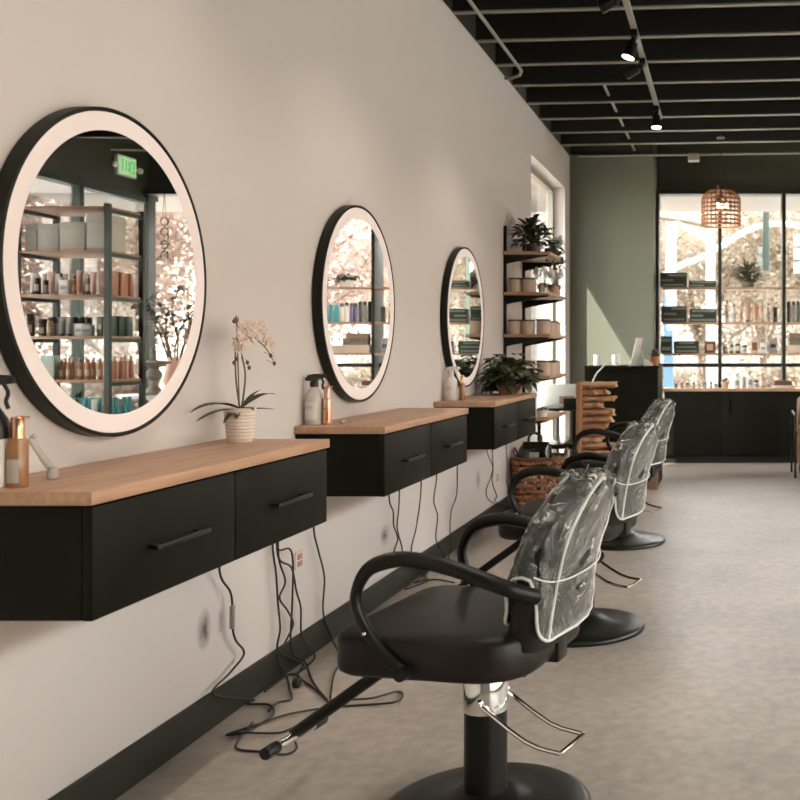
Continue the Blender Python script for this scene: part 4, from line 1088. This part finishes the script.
# ------------------------------------------------------------------ what the mirrors show: the far side of the room
t = thing('shelving_unit', 'tall dark green metal shelving unit stocked with products, seen in the largest mirror', 'shelving', (3.41, 8.0, 0))
UW, UD = .74, .47
for (x, y) in ((0, 0), (UW, 0), (0, UD), (UW, UD)):
    b = MB(); b.box(x-.02, y-.02, 0, x+.02, y+.02, 2.45); b.build('post', M['teal_frame'], t)
UZ = [.30, .655, 1.01, 1.37, 1.71, 2.07, 2.43]
for z in UZ:
    b = MB(); b.box(.0, -.005, z-.022, UW, UD+.005, z, .002); sh = b.build('shelf_board', M['oakx'], t)
    b = MB()
    for x in (0, UW): b.box(x-.014, .02, z-.05, x+.014, UD-.02, z-.02)
    b.build('side_bar', M['teal_frame'], sh)
ux, uy = 3.41, 8.0
for i, (x0, x1, h) in enumerate(((.04, .20, .30), (.215, .42, .235), (.43, .60, .22), (.61, .70, .22))):
    t = thing('storage_box', f'pale grey carton, {ORD[i]} along on the highest stocked shelf of the green shelving unit', 'box', (ux+(x0+x1)/2, uy+.17, UZ[5]+.0015), 0, 'cartons on the green shelving unit')
    w = (x1-x0)/2; b = MB(); b.box(-w, -.13, 0, w, .13, h*.75, .003); b.build('carton', M['boxw'], t)
    b = MB(); b.box(-w-.003, -.133, h*.75, w+.003, .133, h, .003); b.build('lid', M['boxw'], t)
q = random.Random(90)
plans = {4: [('box', 'copper', .2, .02), ('box', 'copper', .19, .02), ('tube', 'pink', .19, .024), ('bottle', 'brown', .17, .024), ('tube', 'copper', .2, .022), ('bottle', 'amber', .16, .022), ('box', 'white', .12, .04), ('bottle', 'cream', .18, .024), ('tube', 'pink', .19, .022), ('jar', 'grey', .12, .03), ('bottle', 'black', .17, .024), ('tube', 'white', .18, .022)],
         3: [('box', 'green', .16, .022), ('box', 'green', .16, .022), ('box', 'grey', .09, .04), ('box', 'white', .10, .04), ('tube', 'grey', .15, .024), ('tube', 'grey', .15, .024), ('bottle', 'tan', .15, .024), ('jar', 'charcoal', .14, .03), ('jar', 'charcoal', .18, .03)],
         2: [('bottle', 'copper', .18, .02), ('bottle', 'amber', .17, .02), ('bottle', 'amber', .17, .02), ('bottle', 'amber', .17, .02), ('bottle', 'copper', .17, .02), ('bottle', 'amber', .16, .02), ('box', 'mint', .20, .055), ('jar', 'tan', .14, .028), ('bottle', 'brown', .15, .024)],
         1: [('jar', 'charcoal', .12, .03), ('tube', 'white', .19, .024), ('bottle', 'teal', .20, .03), ('tube', 'teal', .2, .03), ('tube', 'teal', .19, .028), ('jar', 'mint', .12, .03)]}
sname = {4: 'second stocked', 3: 'third stocked', 2: 'fourth stocked', 1: 'fifth stocked'}
for zi, items in plans.items():
    n = len(items); x = .06
    for i, (kind, col, h, r) in enumerate(items):
        fx = .055+(UW-.11)*i/(n-1)
        product(kind, col, (ux+fx, uy+.08+.03*(i % 2), UZ[zi]+.0015), h, r, f'{col} {kind if kind != "box" else "carton"}, {ORD[i]} along the {sname[zi]} shelf of the green unit', 'products on the green shelving unit')
for zi, kind, col, h, r, n in ((4, 'box', 'copper', .20, .026, 5), (3, 'box', 'green', .17, .026, 6), (2, 'bottle', 'copper', .19, .022, 5), (1, 'tube', 'teal', .2, .03, 4)):
    for i in range(n):
        product(kind, col, (ux+.075+.012*(i % 2), uy+.16+.27*i/(n-1), UZ[zi]+.0015), h, r, f'{col} {kind if kind != "box" else "carton"}, {ORD[i]} back in the end row of the {sname[zi]} green-unit shelf', 'products on the green shelving unit', PI/2)
for zi, kind, col, h, r, x0, n in ((4, 'tube', 'cream', .18, .022, .30, 7), (3, 'jar', 'grey', .16, .028, .28, 6), (2, 'bottle', 'copper', .18, .02, .18, 9), (1, 'tube', 'teal', .2, .03, .2, 4)):
    for i in range(n):
        product(kind, col, (ux+x0+.058*i, uy+.185, UZ[zi]+.0015), h, r, f'{col} {kind}, {ORD[i]} along the second row of the {sname[zi]} green-unit shelf', 'products on the green shelving unit')
t = thing('spiky_plant', 'spiky plant on the lowest mirrored shelf of the green shelving unit', 'plant', (ux+.45, uy+.31, UZ[1]+.0015))
b = MB(); b.lathe([(.005, 0), (.05, 0), (.06, .09), (.05, .09), (.005, .07)], 20); b.build('pot', M['blackp'], t)
foliage(40, .08, .08, .09, .16, .10, .17, .016, 55, (.1, .8), 1.0).build('foliage', M['leaf'], t)
# display table with urn and branch
t = thing('display_table', 'pale round pedestal table holding the urn, seen in the largest mirror', 'table', (3.95, 9.66, 0))
b = MB(); b.lathe([(.004, 0), (.22, 0), (.22, .03), (.05, .06), (.045, .72), (.12, .78), (.36, .79), (.36, .82), (.004, .82)], 36); b.build('pedestal', M['whitep'], t)
t = thing('urn', 'dark weathered urn with a wide rim on the pedestal table', 'urn', (3.90, 9.48, .82)); t.scale = (.85, .85, .85)
b = MB(); b.lathe([(.004, 0), (.13, 0), (.13, .03), (.09, .05), (.05, .10), (.05, .16), (.09, .21), (.08, .26), (.05, .30), (.06, .33), (.17, .36), (.19, .37), (.17, .385), (.03, .40), (.02, .48), (.028, .50), (.012, .54), (.003, .55)], 32); b.build('body', M['urn'], t)
t = thing('branch_vase', 'dark leafy branch in a clay vase on the pedestal table', 'plant', (3.90, 9.83, .82)); t.scale = (1.3, 1.3, 1.3)
b = MB(); b.lathe([(.004, 0), (.05, 0), (.08, .10), (.06, .2), (.045, .26), (.05, .28), (.04, .28), (.004, .2)], 24); b.build('vase', M['pink_terra'], t)
b = MB(); lf = MB(); q = random.Random(6)
for i in range(7):
    a = i*.9+.3; P = cr([(0, 0, .1), (.08*math.cos(a), .08*math.sin(a), .40), (.18*math.cos(a+.4), .18*math.sin(a+.4), .62), (.30*math.cos(a+.2), .28*math.sin(a+.2), .74+.08*math.sin(i*2))], 6)
    b.tube(P, [.010-.007*k/(len(P)-1) for k in range(len(P))], 6)
    for k in range(7, len(P)):
        for _ in range(3): lf.leaf(P[k], (q.uniform(-1, 1), q.uniform(-1, 1), q.uniform(-.3, .8)), .075, .032, .5, 3)
b.build('branch', M['stem'], t); lf.build('leaves', M['leaf'], t)
# exit sign
t = thing('exit_sign', 'green exit sign with two lamp heads on the dark wall, seen in the largest mirror', 'sign', (XR-.002, 10.83, 3.17))
b = MB(); b.box(-.045, -.17, 0, 0, .17, .225, .006); b.build('housing', M['exit_body'], t)
b = MB(); b.box(-.048, -.155, .015, -.044, .155, .21); fc = b.build('face', M['exit_green'], t)
def letters(word, m, parent, h, w, origin, right, up, depth, gap, name='lettering', r=.012):
    seg = {'E': [((0, 0), (0, 1)), ((0, 0), (1, 0)), ((0, .5), (.8, .5)), ((0, 1), (1, 1))], 'X': [((0, 0), (1, 1)), ((0, 1), (1, 0))], 'I': [((.5, 0), (.5, 1))], 'T': [((.5, 0), (.5, 1)), ((0, 1), (1, 1))]}
    b = MB(); o = Vector(origin); rt = Vector(right); u = Vector(up)
    for i, ch in enumerate(word):
        for a, c_ in seg[ch]:
            b.tube([o+rt*(i*(w+gap)+a[0]*w)+u*a[1]*h, o+rt*(i*(w+gap)+c_[0]*w)+u*c_[1]*h], r, 6)
    return b.build(name, m, parent)
letters('EXIT', mat('exit_letters', (.02, .22, .07), .5, emit=(.1, .8, .2), estr=.12), fc, .12, .045, (-.049, .1175, .052), (0, -1, 0), (0, 0, 1), 0, .0183, r=.006)
for s_ in (-1, 1):
    b = MB(); b.tube([(-.03, s_*.16, .10), (-.03, s_*.20, .10)], .012, 8); b.ball((-.05, s_*.225, .10), .036, 2); b.build('lamp_head', M['exit_body'], t)
# hanging open sign: bent wire letters, one below the other
t = thing('open_sign', 'hanging wire sign with the letters of open one below another in the corner window', 'sign', (4.73, 11.10, 2.29))
m = M['black_metal']; x0 = 0
def arc(cx_, cz_, r, a0, a1, n=14): return [(cx_+r*math.cos(R(a0+(a1-a0)*k/n)), 0, cz_+r*math.sin(R(a0+(a1-a0)*k/n))) for k in range(n+1)]
b = MB(); b.tube(arc(0, .42, .045, 0, 350), .007, 6); b.build('letter', m, t)
b = MB(); b.tube([(-.042, 0, .20), (-.042, 0, .35)], .007, 6); b.tube(arc(0, .305, .042, 170, -170), .007, 6); b.build('letter', m, t)
b = MB(); b.tube([(-.04, 0, .165), (.04, 0, .165)], .007, 6); b.tube(arc(0, .16, .042, 5, 300), .007, 6); b.build('letter', m, t)
b = MB(); b.tube([(-.038, 0, .0), (-.038, 0, .085)], .007, 6); b.tube(arc(0, .045, .038, 180, 0)+[(.038, 0, 0)], .007, 6); b.build('letter', m, t)
b = MB(); b.tube([(-.02, 0, .46), (0, 0, .77)], .003, 5); b.tube([(.02, 0, .46), (0, 0, .77)], .003, 5); b.tube([(0, 0, .375), (0, 0, .335)], .004, 5); b.tube([(0, 0, .27), (0, 0, .20)], .004, 5); b.tube([(0, 0, .12), (0, 0, .08)], .004, 5); b.build('hanging_wire', m, t)

# ------------------------------------------------------------------ street outside
b = MB(); b.box(-40, -40, -.30, 60, 70, -.14); struct('pavement', b, M['pave'])
b = MB(); b.box(-1.0, YB+.22, 3.10, XR+1.6, 13.1, 3.35); b.box(XR+.22, -3.5, 3.10, XR+.75, YB+.22, 3.30); struct('canopy_roof', b, M['canopy'])
b = MB(); b.box(-.43, W1a-.4, 2.96, -.2, W1b+.4, 3.05); struct('sun_trim_slab', b, M['canopy'])  # unseen slab added to cut the sun patch on the green wall
b = MB(); b.box(-.2, -14, ZT+.15, XR+.2, YB+.2, 24); struct('sun_block_above', b, M['canopy'])  # unseen mass added to keep direct sun off the street
b = MB(); b.box(-24, YB+.4, -.2, -1.1, 20, 24); o = b.build('sun_block_beside', M['canopy']); o['kind'] = 'structure'  # unseen block added to shade the trees behind the street window
def bank(x0, x1, y0, y1, nx, ny, f, nm):
    b = MB(); V = [[b.bm.verts.new((x0+(x1-x0)*i/nx, y0+(y1-y0)*j/ny, f(x0+(x1-x0)*i/nx, y0+(y1-y0)*j/ny))) for j in range(ny+1)] for i in range(nx+1)]
    for i in range(nx):
        for j in range(ny): b.bm.faces.new((V[i][j], V[i+1][j], V[i+1][j+1], V[i][j+1]))
    return struct(nm, b, M['bank'])
def hgt(d, top): return -.2+top*(1-1/(1+(max(0, d)/4.)**2))
bank(-30, 40, 36, 60, 60, 24, lambda x, y: hgt(y-36, 9)+.5*math.sin(x*.9)*math.sin(y*.7)-.0, 'hill_street')
bank(19, 40, -25, 36, 20, 60, lambda x, y: hgt(x-19, 11)+.5*math.sin(x*.8)*math.sin(y*.9), 'hill_side')
def tube_thing(name, label, cat, pts, r, m, n=12, smooth=4):
    b = MB(); b.tube(cr(pts, smooth) if smooth > 1 else pts, r, n); return tag(b.build(name, m), label, cat)
YA = 22.
P = [at(x, y, YA) for x, y in ((640, 292), (676, 268), (700, 258), (720, 247), (744, 232), (764, 225), (780, 223.5), (800, 227), (830, 240), (860, 262), (890, 295), (915, 330))]
t = thing('white_arch', 'white steel arch curving across the street outside the window', 'arch', (0, 0, 0))
b = MB(); b.tube(cr(P, 6), .062, 12); b.build('arch_tube', M['steelw'], t)
b = MB(); b.tube([P[-1], Vector((P[-1].x+.3, YA, -.14))], .062, 12); b.tube([P[0], Vector((P[0].x-.2, YA, -.14))], .062, 12); b.build('post', M['steelw'], t)
t = thing('white_gate_frame', 'white post frame with a brown top beam outside the first window bay', 'frame', (0, 0, 0))
for (x, w, y0) in ((671, 5, 222), (710.5, 4.5, 229)):
    p = at(x, y0, YA-1.5); w2 = w*(YA-1.5)/FP; b = MB(); b.box(p.x-w2, p.y-w2, -.14, p.x+w2, p.y+w2, p.z); b.build('post', M['steelw'], t)
b = MB(); b.tube([at(655, 217, YA-1.5), at(690, 222, YA-1.5), at(716, 228, YA-1.5)], .045, 10); b.build('beam', M['bark'], t)
b = MB(); b.tube([at(676, 222, YA-1.5), at(695, 232, YA-1.5), at(712, 246, YA-1.5)], .05, 10); b.build('brace', M['steelw'], t)
t = thing('street_lamp', 'green street pole with hooked lamp arms outside the second window bay', 'lamp', at(766, 350, 18.) * 1)
t.location.z = -.14; hh = 4.2
b = MB(); b.cyl((0, 0, 0), (0, 0, 2.9), .016); b.build('pole', M['bark'], t)
b = MB(); b.box(-.062, -.062, 2.85, .062, .062, hh, .01); b.build('pole_casing', M['polegreen'], t)
for (z, s_) in ((3.15, -1), (2.95, -1)):
    b = MB(); b.box(-.16, -.05, z, -.055, .05, z+.13, .01); b.build('signal_head', M['signal'], t)
p = at(798, 262, 18.); t = thing('traffic_signal', 'grey traffic signal hanging outside the third window bay', 'signal', (p.x, 18., -.14))
b = MB(); b.cyl((.12, 0, 0), (.12, 0, 4.0), .04); b.build('pole', M['polegreen'], t)
for z in (2.8, 3.05, 3.3):
    b = MB(); b.box(-.08, -.06, z, .08, .06, z+.2, .01); b.build('signal_head', M['signal'], t)
p = at(668.5, 385, 15.); t = thing('blue_banner_pole', 'light blue banner post outside the first window bay', 'post', (p.x, 15., -.14))
b = MB(); b.box(-.07, -.03, 0, .07, .03, 2.25, .005); b.build('banner', M['bluep'], t)
# trees
def tree_mesh(seed, mleaf, name, label, loc, H=6.5, rad=2.6, nleaf=13000, s=.058):
    q = random.Random(seed); t = thing(name, label, 'tree', loc, q.uniform(0, 6), 'trees across the street')
    b = MB(); ends = []
    tr = cr([(0, 0, 0), (.1, .05, H*.18), (0, .1, H*.34)], 4); b.tube(tr, [.16-.05*i/(len(tr)-1) for i in range(len(tr))], 8)
    for i in range(11):
        a = i*2.4; e = rad*q.uniform(.45, .95); z = H*(.30+.62*q.random()); P = cr([(0, .05, H*(.12+.2*q.random())), (e*.4*math.cos(a), e*.4*math.sin(a), z*.75), (e*math.cos(a), e*math.sin(a), z)], 5)
        b.tube(P, [.07-.055*k/(len(P)-1) for k in range(len(P))], 6); ends += P[4:]
        for k in range(3):
            o_ = P[5+2*k]; d = Vector((q.uniform(-1, 1), q.uniform(-1, 1), q.uniform(-.4, .8)))*.9; b.tube([o_, o_+d*.5, o_+d], [.025, .016, .007], 5); ends += [o_+d*.6, o_+d]
    b.build('trunk', M['bark'], t)
    b = MB()
    for i in range(nleaf):
        c_ = q.choice(ends); p = c_+Vector((q.gauss(0, .42), q.gauss(0, .42), q.gauss(0, .40)))
        if p.z < .15: p.z = .15+.3*q.random()
        d = Vector((q.uniform(-1, 1), q.uniform(-1, 1), q.uniform(-1, 1))).normalized(); u = d.orthogonal().normalized(); sz = s*q.uniform(.6, 1.4)
        b.poly([p-d*sz, p+u*sz*.6, p+d*sz, p-u*sz*.6])
    b.build('crown', mleaf, t, smooth=False)
    return t
tA = tree_mesh(1, M['xleaf'], 'street_tree', 'pale leafy tree directly behind the white arch', (1.0, 27, -.14))
tB = tree_mesh(2, M['xleaf2'], 'street_tree', 'rosy autumn tree beyond the side window, seen in the largest mirror', (11.5, 15.5, -.14))
spots = [(tA, -3.2, 28, 'pale leafy tree outside, at the left edge of the street window'), (tA, 4.2, 26, 'pale leafy tree behind the green street pole'), (tA, 7.6, 28.5, 'pale leafy tree behind the traffic signal'), (tA, -1.2, 33, 'farther pale tree between the white posts'), (tA, 3.0, 34, 'farther pale tree above the spiky grass planter'), (tA, 7.0, 35, 'farther pale tree beyond the third window bay'),
         (tB, 11.0, 20.5, 'rosy autumn tree beyond the corner of the street and side windows'), (tB, 12.5, 11.5, 'rosy autumn tree opposite the green shelving unit'), (tB, 8.6, 22.5, 'rosy autumn tree near the arch foot'), (tA, 14.5, 18.5, 'pale tree behind the rosy ones at the corner'), (tB, 13.0, 7.0, 'rosy autumn tree farther along the side street'), (tB, 12.5, 2.5, 'rosy autumn tree at the near end of the side street'), (tA, 16, 14, 'pale tree behind the rosy ones on the side street'), (tA, -7.5, 29, 'pale tree at the far corner beyond the green wall')]
q = random.Random(3)
for (src, x, y, lb) in spots:
    c = dup(src, (x, y, -.14), lb, q.uniform(0, 6)); k = q.uniform(.9, 1.25); c.scale = (k, k, k)

def shrub(seed, label, loc, m):
    q = random.Random(seed); t = thing('shrub', label, 'shrub', loc, 0, 'shrubs along the street')
    b = MB(); ends = []
    for i in range(16):
        a = i*2.4; e = .8*math.sqrt(q.random()); h = 1.1*(1-.4*e)
        P = cr([(0, 0, 0), (e*.4*math.cos(a), e*.4*math.sin(a), h*.55), (e*math.cos(a), e*math.sin(a), h)], 4); b.tube(P, .012, 5); ends += P[2:]
    b.build('stems', M['bark'], t); b = MB()
    for i in range(2600):
        c_ = q.choice(ends); p = c_+Vector((q.gauss(0, .2), q.gauss(0, .2), q.gauss(0, .2))); p.z = max(.04, p.z)
        d = Vector((q.uniform(-1, 1), q.uniform(-1, 1), q.uniform(-1, 1))).normalized(); u = d.orthogonal().normalized(); sz = .055*q.uniform(.6, 1.4)
        b.poly([p-d*sz, p+u*sz*.6, p+d*sz, p-u*sz*.6])
    b.build('foliage', m, t, smooth=False); return t
s0 = shrub(11, 'pale shrub outside, at the foot of the blue banner post', (.3, 19., -.14), M['xleaf'])
for (x, y, lb) in ((2.9, 19.2, 'pale shrub outside, behind the bottles of the second window bay'), (5.2, 19, 'pale shrub outside, behind the third window bay'), (-1.8, 20, 'pale shrub outside, hidden beyond the green wall'), (7.6, 18.5, 'pale shrub near the foot of the white arch')): dup(s0, (x, y, -.14), lb, x)
s1 = shrub(12, 'rosy shrub on the side street, opposite the shelving unit', (9.5, 13.2, -.14), M['xleaf2'])
for (x, y, lb) in ((9.8, 15.4, 'rosy shrub at the street corner'), (9.6, 10.8, 'rosy shrub on the side street, nearer than the shelving unit'), (9.3, 17.6, 'rosy shrub beyond the street corner'), (9.6, 8.2, 'rosy shrub far down the side street')): dup(s1, (x, y, -.14), lb, x*y)

# ------------------------------------------------------------------ light
w = bpy.data.worlds.new('World'); scene.world = w; w.use_nodes = True
nt = w.node_tree; bg = nt.nodes['Background']
tc = nd(nt, 'ShaderNodeTexCoord'); sp = nd(nt, 'ShaderNodeSeparateXYZ'); nt.links.new(tc.outputs['Generated'], sp.inputs[0])
rp = nd(nt, 'ShaderNodeValToRGB'); nt.links.new(sp.outputs['Z'], rp.inputs[0])
rp.color_ramp.elements[0].color = (1.0, .96, .92, 1); rp.color_ramp.elements[1].color = (.86, .92, 1.0, 1)
nt.links.new(rp.outputs[0], bg.inputs['Color']); bg.inputs['Strength'].default_value = 5.0
sun = bpy.data.lights.new('Sun', 'SUN'); sun.energy = 10.0; sun.angle = R(.6); sun.color = (1, .93, .83)
so = bpy.data.objects.new('Sun', sun); COL.objects.link(so)
so.rotation_euler = Vector((.58, 1., -.957)).to_track_quat('-Z', 'Y').to_euler(); so.location = (-5, -5, 9)
def portal(loc, rot, sx, sy):
    l = bpy.data.lights.new('window_portal', 'AREA'); l.shape = 'RECTANGLE'; l.size = sx; l.size_y = sy; l.cycles.is_portal = True
    o = bpy.data.objects.new('window_portal', l); COL.objects.link(o); o.location = loc; o.rotation_euler = rot
portal((XR+.18, 4.1, 1.6), (0, R(90), 0), 2.85, 14.4)
portal((2.93, YB+.18, 1.83), (R(-90), 0, 0), 4.0, 2.4)
portal((-.19, 9.48, 1.55), (0, R(-90), 0), 2.8, 1.8)

# ------------------------------------------------------------------ camera
cam = bpy.data.cameras.new('Camera'); co = bpy.data.objects.new('Camera', cam); COL.objects.link(co)
co.location = (CX, 0, CZ); co.rotation_euler = (R(90), 0, 0)
cam.sensor_width = 36; cam.sensor_fit = 'HORIZONTAL'; cam.lens = FP/800*36
cam.shift_x = -(VX-400)/800; cam.shift_y = -(400-VY)/800
cam.clip_start = .05; cam.clip_end = 300
cam.dof.use_dof = True; cam.dof.focus_distance = 3.6; cam.dof.aperture_fstop = 5.6
scene.camera = co
vs = scene.view_settings; scene.display_settings.display_device = 'sRGB'
vs.view_transform = 'Standard'; vs.look = 'None'; vs.gamma = 1; vs.use_curve_mapping = False
vs.exposure = 1.92
cy = scene.cycles
cy.max_bounces = 14; cy.diffuse_bounces = 6; cy.glossy_bounces = 6; cy.transparent_max_bounces = 24; cy.transmission_bounces = 8
cy.use_denoising = True; cy.caustics_reflective = False; cy.caustics_refractive = False
cy.sample_clamp_indirect = 8.0
